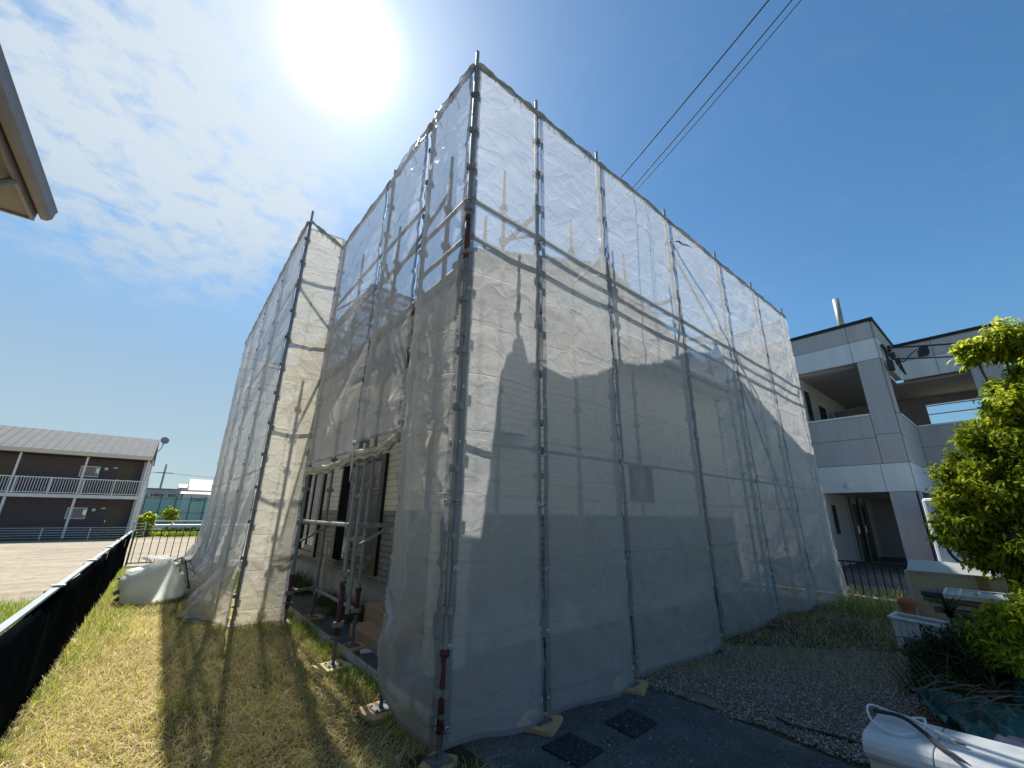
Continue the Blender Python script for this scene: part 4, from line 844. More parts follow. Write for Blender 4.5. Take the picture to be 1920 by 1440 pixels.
def bar_fence(name, a, b, ztop, zbot, step, label, posts=2.0, z0=0., m='frame_dark', r=.009):
    a = Vector((*a, 0)); b = Vector((*b, 0)); L_ = (b - a).length; d = (b - a) / L_; e = empty(name, (a.x, a.y, z0), label, 'fence')
    n = int(L_ / posts)
    for i in range(n + 1):
        p = a + d * (L_ * i / n); mb = MB(); mb.beam(p + Vector((0, 0, z0)), p + Vector((0, 0, ztop)), .04, .04); mb.build('post', M[m], e)
    mb = MB(); mb.beam(a + Vector((0, 0, ztop)), b + Vector((0, 0, ztop)), .035, .03); mb.beam(a + Vector((0, 0, zbot)), b + Vector((0, 0, zbot)), .03, .025); mb.build('rail', M[m], e)
    mb = MB(); k = int(L_ / step)
    for i in range(k):
        p = a + d * (L_ * (i + .5) / k); mb.beam(p + Vector((0, 0, zbot)), p + Vector((0, 0, ztop)), 2 * r, 2 * r)
    mb.build('bar_panel', M[m], e); return e
bar_fence('bar_fence', (10.75, 5.2), (10.78, -4.5), .70, .12, .115, 'low black bar fence beyond the scaffold, in front of the grey building')
bar_fence('bar_fence', (-.40, 15.55), (11.5, 15.2), .93, .12, .16, 'thin dark bar fence at the far end of the grass, soil beyond')
mb = MB(); mb.box(-.5, 11.6, 15.4, 15.62, -.44, .06); tag(mb.build('far_kerb', M['concrete'], bevel=.01), kind='structure')
mb = MB(); mb.box(10.6, 10.9, -5, 5.3, -.1, .1); tag(mb.build('side_kerb', M['concrete_d'], bevel=.01), kind='structure')
# black sheeted fence on the left
M['sheet_black'] = mat('sheet_black', (.003, .004, .006), (.006, .008, .010), 1.0, 0, scale=3, bump=.1, bscale=9, spec=0.0)
M['rail_grey'] = mat('rail_grey', (.20, .24, .26), (.26, .30, .32), .45, .3)
def left_fence():
    e = empty('sheeted_fence', (-.5, 3, 0), 'waist-high fence covered in black sheeting on the left edge of the yard', 'fence')
    y = -1.2; k = 0
    while y < 15.3:
        y1 = min(y + 2.1, 15.5); x0 = -.53 + .008 * y * .6; x1 = -.53 + .008 * y1 * .6; zt = .87 + .004 * y
        nn = 26; nz = 8; vs = []; 
        for j in range(nz + 1):
            for i in range(nn + 1):
                t = i / nn; q = j / nz; yy_ = y + (y1 - y + .05) * t; vs.append((x0 + (x1 - x0) * t + .018 * (float(fbm(np.array(yy_ * 1.5), np.array(q * 2 + k), 3)) - .5) * 2 + .012 * math.sin(t * math.pi), yy_, .05 + (zt - .05 - .015) * q))
        fs = [(j * (nn + 1) + i, j * (nn + 1) + i + 1, (j + 1) * (nn + 1) + i + 1, (j + 1) * (nn + 1) + i) for j in range(nz) for i in range(nn)]
        mb = MB(); mb.add(vs, fs); o = mb.build('sheet_panel', M['sheet_black'], e, smooth=True); md = o.modifiers.new('s', 'SOLIDIFY'); md.thickness = .004
        r = MB(); r.beam((x0 - .01, y, zt), (x1 - .01, y1, zt + .004), .045, .02); ro = r.build('top_rail', M['rail_grey'], e, bevel=.003)
        c = MB(); c.box(x0 - .045, x0 + .04, y - .02, y + .03, zt + .012, zt + .022); c.build('clip', M['white_paint'], ro)
        p = MB(); p.beam((x0 - .05, y, -.3), (x0 - .05, y, zt - .02), .04, .04); p.build('post', M['frame_dark'], e)
        y = y1; k += 1
left_fence()
mb = MB(); mb.box(-.66, -.51, -3, 15.4, -.44, .04); tag(mb.build('retaining_kerb', M['concrete_d'], bevel=.01), kind='structure')

# ================================================================ BACKGROUND LEFT: apartment, dish, low fence
M['dark_siding'] = brick_mat('dark_siding', (.085, .07, .085), (.075, .062, .075), (.05, .04, .05), 60, .22, .012)
M['metal_roof'] = mat('metal_roof', (.17, .175, .18), (.20, .205, .205), .9, 0, scale=2, spec=.1)
M['cream'] = mat('cream', (.62, .58, .46), (.58, .54, .43), .6)
M['door'] = mat('door', (.10, .085, .055), None, .6)
def apartment():
    a = empty('apartment_block', (-1.3, 40, -.4), 'long two-storey block with dark purple walls, white railings and pale metal roof', 'building')
    X0, X1 = -16.5, -1.28; FY_ = 41.4; z1, z2, ze = -.38, 2.42, 5.05
    w = MB(); w.box(X0, X1 - .35, FY_, 47, z1, 5.25); w.prism([(41.4, 5.24), (47, 5.24), (43.6, 6.5)], .2, 'x', X1 - .55); w.build('wall', M['dark_siding'], a)
    s = MB(); s.box(X0, X1, 39.95, FY_ - .005, 2.14, 2.36); s.build('walkway_slab', M['white_paint'], a)
    r = MB(); r.quadslab((X1 + .12, 39.6, 5.12), (X1 + .12, 43.6, 6.86), (X0, 43.6, 6.86), (X0, 39.6, 5.12), .06); r.quadslab((X1 + .12, 43.6, 6.86), (X1 + .12, 47.6, 5.12), (X0, 47.6, 5.12), (X0, 43.6, 6.86), .06)
    x = X1
    while x > X0: r.beam((x, 39.6, 5.14), (x, 43.58, 6.87), .03, .04); x -= .45
    ro = r.build('roof', M['metal_roof'], a)
    f = MB(); f.box(X0, X1 + .12, 39.5, 39.6, 4.86, 5.12); f.build('gutter', M['cream'], ro)
    f = MB(); f.box(X0, X1 + .1, 39.62, 41.38, 4.84, 4.88); f.build('soffit', M['dark_siding'], ro)
    for x in (X1 - .05, -4.5, -7.55, -10.6, -13.6):
        p = MB(); p.box(x - .06, x + .06, 40.0, 40.12, z1, 2.13); p.build('post', M['white_paint'], a); p = MB(); p.box(x - .05, x + .05, 40.0, 40.1, 2.37, 4.85); p.build('post', M['white_paint'], a)
    q = MB(); q.box(X0, X1, 39.96, 40.0, 3.34, 3.4); q.box(X0, X1, 39.96, 40.0, 2.42, 2.47)
    x = X1
    while x > X0: q.box(x - .014, x + .014, 39.97, 39.99, 2.47, 3.34); x -= .125
    x = X1
    while x > X0: q.box(x - .03, x + .03, 39.95, 40.005, 2.36, 3.4); x -= 1.52
    q.build('railing', M['white_paint'], a)
    for fl, zz in ((0, z1), (1, z2)):
        for X in (-2.05, -7.9, -10.0, -15):
            d = MB(); d.box(X - .85, X, FY_ - .03, FY_ - .004, zz + .02, zz + 2.0); do = d.build('door', M['door'], a); h = MB(); h.box(X - .8, X - .76, FY_ - .07, FY_ - .035, zz + .95, zz + 1.1); h.build('handle', M['grommet'], do)
            h = MB(); h.box(X - 1.15, X - .92, FY_ - .04, FY_ - .004, zz + 1.85, zz + 1.93); h.build('name_plate', M['white_paint'], a)
            h = MB(); h.cyl((X - 1.5, FY_ - .1, zz + 1.78), (X - 1.5, FY_, zz + 1.78), .1, 10); h.build('vent_cap', M['white_paint'], a)
            h = MB(); h.box(X - 2.0, X - 1.82, FY_ - .12, FY_ - .004, zz + 1.45, zz + 1.78); h.build('meter_box', M['grommet'], a)
        for X in (-4.85, -13):
            d = MB(); d.box(X, X + .98, FY_ - .05, FY_ - .004, zz + 1.18, zz + 1.24); d.box(X, X + .98, FY_ - .05, FY_ - .004, zz + 1.86, zz + 1.92); d.box(X, X + .06, FY_ - .05, FY_ - .004, zz + 1.24, zz + 1.86); d.box(X + .92, X + .98, FY_ - .05, FY_ - .004, zz + 1.24, zz + 1.86)
            for i in range(9): d.box(X + .12 + .09 * i, X + .14 + .09 * i, FY_ - .045, FY_ - .02, zz + 1.24, zz + 1.86)
            do = d.build('window', M['white_paint'], a); g = MB(); g.box(X + .06, X + .92, FY_ - .018, FY_ - .006, zz + 1.24, zz + 1.86); g.build('pane', M['metal_roof'], do)
    e = MB(); e.box(X1 - .3, X1 + .02, 41.0, 47, z1, 4.83); e.box(X1 - .1, X1 + .02, 40.3, 40.6, z1, 4.83); e.build('end_wall', M['concrete'], a)
    p = MB(); p.cyl((X1 + .14, 41, z1), (X1 + .14, 41, 5.0), .05, 8); p.build('downpipe', M['white_paint'], a)
apartment()
def dish():
    d = empty('satellite_dish', (-1.0, 43.2, 6.7), 'round satellite dish on the gable end of the dark block', 'dish')
    mb = MB(); n = 20; c = Vector((-.85, 42.9, 6.75)); ax = Vector((.35, -1, .25)).normalized(); u = ax.orthogonal().normalized(); w = ax.cross(u); vs = []; rr = [0, .1, .2, .29]
    for r_ in rr:
        for k in range(n): vs.append(c + (u * math.cos(2 * math.pi * k / n) + w * math.sin(2 * math.pi * k / n)) * r_ + ax * (r_ * r_ * .6))
    mb.add(vs, [(i * n + k, i * n + (k + 1) % n, (i + 1) * n + (k + 1) % n, (i + 1) * n + k) for i in range(3) for k in range(n)])
    o = mb.build('reflector', M['galv'], d, smooth=True); o.modifiers.new('s', 'SOLIDIFY').thickness = .02
    mb = MB(); mb.tube([c - ax * .02, c - ax * .15 - Vector((0, 0, .1)), c - Vector((.05, 0, .6)), (-1.1, 43.4, 5.9)], .03, 6); mb.build('mast', M['galv'], d); mb = MB(); mb.tube([c - Vector((0, 0, .35)), c + ax * .45], .015, 5); mb.build('feed_arm', M['galv'], d)
dish()
def low_fence(x0, y0, x1, y1, z0, h, label, posts):
    e = empty('rail_fence', (x0, y0, z0), label, 'fence'); a = Vector((x0, y0, 0)); b = Vector((x1, y1, 0)); L_ = (b - a).length; d = (b - a) / L_; n = int(L_ / posts)
    for i in range(n + 1):
        p = a + d * (L_ * i / n); mb = MB(); mb.beam(p + Vector((0, 0, z0)), p + Vector((0, 0, z0 + h)), .05, .05); mb.build('post', M['white_paint'], e)
    for k in range(5): mb = MB(); mb.beam(a + Vector((0, 0, z0 + .12 + (h - .14) * k / 4)), b + Vector((0, 0, z0 + .12 + (h - .14) * k / 4)), .018, .028); mb.build('rail', M['white_paint'], e)
low_fence(-16, 39.0, -1.1, 39.0, -.40, .72, 'low white rail fence in front of the dark block', 2.0)
low_fence(-1.05, 39.0, -.1, 44.2, -.40, .95, 'white rail fence running back from the corner of the dark block', 1.8)
def guard():
    e = empty('guardrail', (-1, 44.8, 0), 'white double guardrail along the road beyond the field', 'guardrail')
    x = -1.0
    while x < 14: mb = MB(); mb.cyl((x, 45, -.3), (x, 45, .62), .06, 8); mb.build('post', M['white_paint'], e); x += 2
    mb = MB(); mb.tube([(-1, 44.95, .60), (14, 44.95, .60)], .035, 6); mb.build('rail', M['white_paint'], e)
    mb = MB(); mb.prism([(44.86, .02), (44.9, .0), (44.93, .1), (44.87, .16), (44.93, .22), (44.9, .33), (44.86, .31), (44.83, .16)], 15, 'x', -1); mb.build('guard_beam', M['white_paint'], e)
guard()
mb = MB(); mb.box(-2, 16, 45.3, 46.4, -.2, -.01); tag(mb.build('pavement', M['concrete']), kind='structure')
# green net fence of a yard behind the road
def green_net():
    m = bpy.data.materials.new('green_net'); m.use_nodes = True; nt = m.node_tree; N = nt.nodes; L = nt.links; N.clear()
    t = N.new('ShaderNodeBsdfTransparent'); d = N.new('ShaderNodeBsdfDiffuse'); d.inputs[0].default_value = (.05, .13, .13, 1); tl = N.new('ShaderNodeBsdfTranslucent'); tl.inputs[0].default_value = (.06, .16, .16, 1)
    a = N.new('ShaderNodeMixShader'); L.new(d.outputs[0], a.inputs[1]); L.new(tl.outputs[0], a.inputs[2]); x = N.new('ShaderNodeMixShader'); x.inputs[0].default_value = .5; L.new(a.outputs[0], x.inputs[1]); L.new(t.outputs[0], x.inputs[2]); o = N.new('ShaderNodeOutputMaterial'); L.new(x.outputs[0], o.inputs[0]); M['green_net'] = m
    M['green_post'] = mat('green_post', (.05, .14, .14), None, .5)
    e = empty('green_net_fence', (-1, 62, 0), 'tall green netting fence on slim green posts beyond the road', 'fence')
    mb = MB(); nn = 120; vs = [(-1.5 + 17 * i / nn, 62 + .05 * math.sin(i * .9), z) for z in (.25, 1.4, 2.8) for i in range(nn + 1)]; mb.add(vs, [(j * (nn + 1) + i, j * (nn + 1) + i + 1, (j + 1) * (nn + 1) + i + 1, (j + 1) * (nn + 1) + i) for j in range(2) for i in range(nn)]); mb.build('netting', m, e)
    x = -1.5
    while x < 15.6: q = MB(); q.cyl((x, 62.1, 0), (x, 62.1, 3.0), .05, 6); q.build('post', M['green_post'], e); x += 1.35
    for z in (.3, 1.25, 2.82): q = MB(); q.cyl((-1.5, 62.1, z), (15.5, 62.1, z), .035, 6); q.build('rail', M['green_post'], e)
green_net()
M['h_grey'] = mat('h_grey', (.33, .36, .42), (.38, .41, .46), .8); M['h_white'] = mat('h_white', (.62, .62, .62), (.68, .68, .67), .6); M['h_pink'] = mat('h_pink', (.56, .42, .38), (.62, .48, .44), .7, scale=4); M['h_roof'] = mat('h_roof', (.16, .18, .22), None, .6)
def far_house(x0, x1, y0, y1, zw, zr, wallm, roofm, label, axis='x', wins=()):
    e = empty('house', (x0, y0, -.4), label, 'house'); w = MB(); w.box(x0, x1, y0, y1, -.45, zw); w.build('wall', M[wallm], e); r = MB(); o = .35
    if zr > zw + .2:
        if axis == 'x': ym = (y0 + y1) / 2; r.prism([(y0 - o, zw + .02), (y1 + o, zw + .02), (ym, zr)], x1 - x0 + 2 * o, 'x', x0 - o)
        else: xm = (x0 + x1) / 2; r.prism([(x0 - o, zw + .02), (x1 + o, zw + .02), (xm, zr)], y1 - y0 + 2 * o, 'y', y0 - o)
    else: r.box(x0 - .1, x1 + .1, y0 - .1, y1 + .1, zw + .01, zr)
    r.build('roof', M[roofm], e)
    for a, b, c, d in wins: f = MB(); f.box(a - .06, b + .06, y0 - .05, y0 - .003, c - .06, d + .06); fo = f.build('window', M['h_white'], e); g = MB(); g.box(a, b, y0 - .07, y0 - .052, c, d); g.build('pane', M['glass'], fo)
GH = 'houses beyond the road'
far_house(-2.5, 1.6, 70, 76, 3.9, 4.05, 'h_grey', 'h_roof', 'flat-topped grey-blue house behind the green netting', wins=[(-1.3, .0, 2.9, 3.4), (.4, 1.2, 2.9, 3.4)])
far_house(1.9, 4.6, 69, 74, 3.45, 3.8, 'h_white', 'h_white', 'low white flat-roofed building behind the green netting', wins=[(2.9, 4.2, 2.5, 3.0)])
far_house(3.0, 8.5, 80, 86, 4.3, 6.1, 'h_white', 'h_pink', 'house with a pinkish tiled roof in the distance', 'x')
far_house(1.9, 5.5, 88, 92, 4.9, 5.6, 'h_grey', 'h_roof', 'distant grey house with a low dark roof', 'x')
far_house(5.2, 10.5, 66, 72, 3.2, 4.4, 'h_grey', 'h_white', 'gabled house with a pale roof behind the green netting', 'y', wins=[(5.6, 6.2, 1.6, 2.4)])
far_house(-6.5, -2.8, 90, 96, 5.0, 6.6, 'h_grey', 'h_roof', 'distant house just beside the end of the dark block', 'x')
def pole():
    e = empty('utility_pole', (-.4, 75, 0), 'leaning-looking utility pole with crossarm above the far houses', 'utility pole'); mb = MB(); mb.tube([(-.6, 76.5, -.4), (-.6, 76.5, 7.6)], [.16, .1], 8); mb.build('pole', M['concrete_d'], e)
    mb = MB(); mb.box(-1.5, .4, 76.4, 76.5, 6.35, 6.45); mb.build('crossarm', M['galv_dark'], e)
pole()
wire((-30, 78, 6.6), (-.6, 76.4, 6.45), .5, .025, 'faint cable left of the distant utility pole', grp='distant cables'); wire((-.6, 76.4, 6.45), (30, 74, 6.3), .6, .025, 'faint cable right of the distant utility pole', grp='distant cables')

# ---- own roof corner, upper left
def eave():
    e = empty('roof_corner', (-2.2, 8, 5.5), 'underside corner of a tall roof with brown gutter against the sky', 'roof')
    zb = 5.5
    s = MB(); s.box(-6.5, -2.31, -6, 8.22, zb, zb + .02); s.build('soffit', M['soffit'], e)
    f = MB(); f.box(-2.305, -2.27, -6, 8.26, zb - .03, zb + .26); f.box(-6.5, -2.31, 8.225, 8.26, zb - .03, zb + .30); f.build('fascia', M['beige_gutter'], e)
    r = MB(); r.quadslab((-2.13, -6, zb + .3), (-2.13, 8.42, zb + .3), (-6.5, 8.32, zb + 2.2), (-6.5, -6, zb + 2.2), .05); r.build('roof', M['roof_tile'], e)
    g = MB(); n = 10; out = [(-2.115 + .0, zb + .22), (-2.115, zb + .1), (-2.08, zb + .05), (-2.02, zb + .05), (-1.975, zb + .1), (-1.965, zb + .2), (-1.95, zb + .25), (-1.975, zb + .25), (-1.985, zb + .2), (-1.99, zb + .12), (-2.03, zb + .075), (-2.08, zb + .075), (-2.1, zb + .12), (-2.1, zb + .22)]
    g.prism([(p[0] - .15, p[1]) for p in out], 14.3, 'y', -6); g.build('gutter', M['beige_gutter'], e)
    d = MB(); d.tube([(-2.3, 7.3, zb - .02), (-2.5, 7.3, zb - .25), (-2.75, 7.3, zb - .4), (-2.86, 7.3, zb - .7)], .045, 8); d.build('downpipe', M['beige_gutter'], e, smooth=True)
    w = MB(); w.box(-6.4, -2.95, -6, 7.5, 3.2, zb - .01); w.build('wall', M['soffit'], e)
eave()

# ================================================================ LOOSE THINGS AND PLANTS
def loft(sections, caps=True):
    mb = MB(); n = len(sections[0]); vs = [p for s_ in sections for p in s_]
    fs = [(i * n + j, i * n + (j + 1) % n, (i + 1) * n + (j + 1) % n, (i + 1) * n + j) for i in range(len(sections) - 1) for j in range(n)]
    if caps: fs.append(tuple(range(n - 1, -1, -1)))
    return mb.add(vs, fs)
def superell(c, ux, uy, a, b, e=3.2, n=36):
    out = []
    for k in range(n):
        t = 2 * math.pi * k / n; ct, st = math.cos(t), math.sin(t)
        out.append(c + ux * (a * math.copysign(abs(ct) ** (2 / e), ct)) + uy * (b * math.copysign(abs(st) ** (2 / e), st)))
    return out
M['tub'] = mat('tub', (.84, .86, .85), (.88, .90, .89), .28, 0, scale=2, spec=.5)
def add_translucency(m, f, col):
    nt = m.node_tree; N = nt.nodes; L = nt.links; o = [n for n in N if n.type == 'OUTPUT_MATERIAL'][0]; b = N['Principled BSDF']; t = N.new('ShaderNodeBsdfTranslucent'); t.inputs[0].default_value = (*col, 1); x = N.new('ShaderNodeMixShader'); x.inputs[0].default_value = f; L.new(b.outputs[0], x.inputs[1]); L.new(t.outputs[0], x.inputs[2]); L.new(x.outputs[0], o.inputs[0])
add_translucency(M['tub'], .58, (.96, .98, .97))
def bathtub():
    e = empty('bathtub', (.1, 9.7, 0), 'old white plastic bathtub tipped on its side in the grass', 'bathtub')
    c0 = Vector((-.21, 9.72, .22)); c1 = Vector((.44, 9.84, .36)); ax = (c1 - c0).normalized(); sd = ax.cross(Vector((0, 0, 1))).normalized(); up = sd.cross(ax); upr = (up - ax * .33).normalized()
    secs = [superell(c0 - ax * .03, sd, up, .20, .15), superell(c0, sd, up, .25, .20)]
    for i in range(1, 12):
        t = i / 11; u = up.lerp(upr, t).normalized(); secs.append(superell(c0.lerp(c1, t), sd, u, (.26 + .14 * t ** .8), (.21 + .17 * t ** .8)))
    mb = loft(secs); o = mb.build('tub_shell', M['tub'], e, smooth=True); o.modifiers.new('s', 'SOLIDIFY').thickness = .012
    r = MB(); r.tube(superell(c1 + ax * .005, sd, upr, .425, .405) + [superell(c1 + ax * .005, sd, upr, .425, .405)[0]], .018, 8, False); r.build('rim', M['tub'], e, smooth=True)
    f = MB(); top = c1 + upr * .36
    pts = [(-.30, .0), (-.27, .06), (-.2, .04), (-.1, .0), (.0, -.01), (.06, -.01)]
    for i in range(5):
        a, b_ = pts[i], pts[i + 1]
        f.quadslab(top + ax * a[0] * .8 - sd * .36 + upr * (a[1] + .05), top + ax * b_[0] * .8 - sd * .36 + upr * (b_[1] + .02), top + ax * b_[0] * .8 + sd * .30 + upr * (b_[1] + .02), top + ax * a[0] * .8 + sd * .30 + upr * (a[1] + .05), .012)
    f.build('flange', M['tub'], e)
    k = MB(); k.obox(c0.lerp(c1, .30) + up * .265, ax, sd, up, .14, .2, .03); k.build('moulded_step', M['tub'], e, bevel=.02)
    d = MB(); d.tube([c0 - ax * .03, c0 - ax * .1], .035, 10); d.tube([c0 - ax * .02 - up * .1, c0 - ax * .09 - up * .12], .03, 8); d.build('drain', M['galv_dark'], e)
bathtub()
mb = MB(); mb.quadslab((.50, 9.84, .68), (.53, 9.60, .66), (.74, 9.42, .0), (.70, 9.72, .0), .02)
tag(mb.build('black_board', M['frame_dark']), 'thin black board leaning beside the bathtub opening', 'board')
mb = MB(); mb.tube([(.30, 10.3, .56), (.50, 10.1, .66), (.56, 10.05, .58)], .018, 6); mb.tube([(.38, 10.2, .48), (.62, 9.95, .62)], .026, 6); mb.tube([(.38, 10.0, .55), (.55, 9.9, .52), (.70, 9.85, .44), (.74, 9.84, .38), (.70, 9.83, .34)], .009, 5); mb.tube([(.62, 9.95, .60), (.70, 9.9, .46)], .007, 5); mb.tube([(.36, 10.35, .1), (.36, 10.3, .58)], .015, 6); mb.tube([(.5, 10.1, .05), (.5, 10.1, .64)], .015, 6)
tag(mb.build('pipe_rack', M['galv'], smooth=True), 'light metal rack with a hooked rod behind the bathtub', 'metal rack')
mb = MB(); mb.tube([(-.33, 10.9, .28), (.0, 10.6, .33)], .022, 6); mb.tube([(-.3, 10.8, .2), (.0, 10.5, .22)], .02, 6)
tag(mb.build('metal_pipe', M['galv'], smooth=True), 'pair of short grey pipes sticking out left of the bathtub', 'pipe')

# air conditioner indoor unit
M['ac'] = mat('ac', (.50, .53, .54), (.68, .70, .71), .5, 0, scale=7, bump=.08, bscale=120, c3=(.60, .63, .64), detail=12)
M['ac_side'] = mat('ac_side', (.22, .21, .19), (.30, .29, .27), .8, scale=6)
def ac_unit():
    e = empty('white_unit', (3.4, .6, 0), 'scuffed white rounded box unit with cords lying on its top, bottom right', 'appliance')
    prof = [(3.60, .0), (3.60, .385), (3.585, .40), (3.22, .405), (3.175, .40), (3.15, .385), (3.135, .36), (3.13, .33), (3.14, .31), (3.165, .295), (3.19, .285), (3.20, .26), (3.21, .16), (3.22, .0)]
    def P(y): 
        k = (.84 - y) * .10; return [Vector((x + k + (0), y - (x - 3.13) * .045 * 0, z)) for x, z in prof]
    for y0, y1, nm in ((.845, .575, 'end_cover'), (.571, .05, 'top_cover')):
        a = P(y0); b = P(y1); mb = MB(); n = len(a); mb.add(a + b, [tuple(range(n)), tuple(range(2 * n - 1, n - 1, -1))] + [(i, n + i, n + (i + 1) % n, (i + 1) % n) for i in range(n)]); mb.build(nm, M['ac'], e, bevel=.004)
    mb = MB(); mb.box(3.235, 3.55, .10, .80, .0, .24); mb.box(3.30, 3.58, .845, .87, .03, .3); mb.build('backing', M['ac_side'], e)
ac_unit()
def spline(pts, n=6):
    P = [Vector(p) for p in pts]; out = []
    for i in range(len(P) - 1):
        p0 = P[max(i - 1, 0)]; p1 = P[i]; p2 = P[i + 1]; p3 = P[min(i + 2, len(P) - 1)]
        for k in range(n):
            t = k / n; out.append(.5 * ((2 * p1) + (p2 - p0) * t + (2 * p0 - 5 * p1 + 4 * p2 - p3) * t * t + (3 * p1 - p0 - 3 * p2 + p3) * t ** 3))
    return out + [P[-1]]
zc = .418
mb = MB(); mb.tube(spline([(3.505, .66, zc), (3.46, .705, zc + .01), (3.51, .80, .44), (3.49, .86, .45), (3.42, .862, .445), (3.31, .825, .43), (3.262, .77, zc), (3.25, .71, zc), (3.31, .665, zc), (3.42, .63, zc), (3.52, .63, zc + .02), (3.575, .655, zc + .01), (3.56, .69, zc), (3.50, .68, zc)]), .0055, 7)
tag(mb.build('looped_cord', M['cord_w'], smooth=True), 'thin white looped cord on top of the white unit', 'cord')
mb = MB(); mb.tube(spline([(3.53, .83, .43), (3.52, .74, .43), (3.50, .67, .43), (3.44, .60, .425), (3.425, .585, .425)]), .007, 7); mb.tube([(3.425, .585, .425), (3.395, .525, .42)], .013, 8); mb.tube([(3.395, .525, .42), (3.39, .50, .42)], .010, 8)
o = tag(mb.build('plug_lead', M['cord_w'], smooth=True), 'white lead ending in a thick plug on the white unit', 'plug')
m2 = MB(); m2.box(3.378, 3.400, .470, .502, .412, .424); m2.build('plug_pin', M['galv'], o)
mb = MB(); mb.tube(spline([(3.44, .84, .44), (3.455, .74, .445), (3.44, .69, .44), (3.35, .615, .43), (3.245, .545, .42), (3.20, .50, .42)]), .0105, 8); mb.tube([(3.20, .50, .42), (3.175, .465, .415), (3.15, .435, .412)], [.011, .007, .001], 8)
tag(mb.build('black_pipe', M['cable'], smooth=True), 'black tapered pipe end lying across the white unit', 'pipe')

# crumpled tarps
def cloth(name, c0, c1, c2, c3, amp, m, label, cat, seed, nu=70, nv=50, h0=.03, fr=5):
    u = np.linspace(0, 1, nu); v = np.linspace(0, 1, nv); U, V_ = np.meshgrid(u, v); c0, c1, c2, c3 = [np.array(q, float) for q in (c0, c1, c2, c3)]
    P = (c0 * (1 - U[..., None]) + c1 * U[..., None]) * (1 - V_[..., None]) + (c3 * (1 - U[..., None]) + c2 * U[..., None]) * V_[..., None]
    n1 = fbm(U * fr + seed, V_ * fr * .7 + seed, 4); rg = 1 - np.abs(2 * fbm(U * fr * .8 + V_ * 2 + seed + 9, V_ * fr * .6 + seed, 3) - 1)
    P[..., 2] += h0 + amp * (rg ** 3) + amp * .6 * (n1 - .3); P[..., 0] += .12 * (fbm(U * 3 + seed, V_ * 3, 3) - .5); P[..., 1] += .12 * (fbm(U * 3, V_ * 3 + seed, 3) - .5)
    P[..., 2] = np.maximum(P[..., 2], .006); i = np.arange(nu * nv).reshape(nv, nu); F = np.stack([i[:-1, :-1], i[:-1, 1:], i[1:, 1:], i[1:, :-1]], -1).reshape(-1, 4)
    o = np_mesh(name, P.reshape(-1, 3), F, None, m, smooth=True); o.modifiers.new('s', 'SOLIDIFY').thickness = .002; return tag(o, label, cat)
M['tarp'] = mat('tarp', (.015, .075, .06), (.02, .10, .085), .38, 0, scale=3, bump=.4, bscale=18, spec=.5)
M['tarp_blue'] = mat('tarp_blue', (.015, .14, .16), (.02, .17, .19), .4, 0, scale=3, bump=.4, bscale=18)
M['pink'] = mat('pink', (.42, .30, .34), (.50, .38, .42), .7, scale=4)
cloth('green_tarp', (4.35, .60, 0), (5.15, .98, 0), (5.75, .30, 0), (4.55, -.05, 0), .15, M['tarp'], 'crumpled dark green tarpaulin on the ground behind the white unit', 'tarpaulin', 3.3)
cloth('blue_tarp', (5.35, .40, .12), (5.75, .42, .2), (5.7, .0, .15), (5.1, .0, .05), .16, M['tarp_blue'], 'bright teal tarpaulin heap at the right edge', 'tarpaulin', 8.1, 40, 40)
cloth('pink_cloth', (4.03, .43, .26), (4.14, .38, .27), (4.02, .05, .27), (3.80, .10, .24), .02, M['pink'], 'pale pink cloth corner beside the white unit', 'cloth', 5.2, 20, 20, .01)
mb = MB(); mb.box(3.82, 4.12, .0, .40, .02, .25); tag(mb.build('foam_block', M['ac_side'], bevel=.01), 'dull grey block under the pink cloth', 'block')

# dumped boards and frames
M['ply'] = mat('ply', (.46, .38, .25), (.54, .46, .32), .7, 0, scale=2.5, stretch=(1, 1, 8))
M['brown'] = mat('brown', (.24, .13, .05), (.30, .17, .07), .6)
M['pale_edge'] = mat('pale_edge', (.50, .49, .44), None, .6)
M['blue_dark'] = mat('blue_dark', (.035, .05, .085), (.05, .065, .10), .5)
M['frost'] = mat('frost', (.42, .50, .52), (.48, .56, .57), .25, spec=.6)
M['old_wood'] = mat('old_wood', (.17, .12, .08), (.26, .19, .13), .85, scale=4, stretch=(12, 1, 12), bump=.4)
M['terra'] = mat('terra', (.38, .12, .05), (.45, .17, .08), .75, scale=9)
def cabinet():
    e = empty('old_cabinet', (8, .8, 0), 'beige plywood cabinet dumped beside the black bar fence', 'cabinet')
    mb = MB(); mb.quadslab((7.80, 1.20, .03), (7.80, .36, .0), (7.86, .34, .86), (7.78, 1.19, .87), .02); mb.build('front_board', M['ply'], e, bevel=.003)
    mb = MB(); mb.quadslab((7.76, 1.20, .872), (7.85, .32, .862), (8.28, .36, .97), (8.2, 1.22, .975), .025); mb.build('top_board', M['pale_edge'], e, bevel=.003)
    mb = MB(); mb.box(7.785, 8.2, 1.21, 1.235, .0, .86); mb.build('side_board', M['pale_edge'], e)
    mb = MB(); mb.quadslab((7.775, .56, .35), (7.775, .48, .35), (7.795, .50, .86), (7.795, .60, .86), .012); mb.build('stripe', M['brown'], e)
    mb = MB(); mb.box(7.82, 8.2, .36, .38, .0, .85); mb.build('side_board', M['ply'], e)
cabinet()
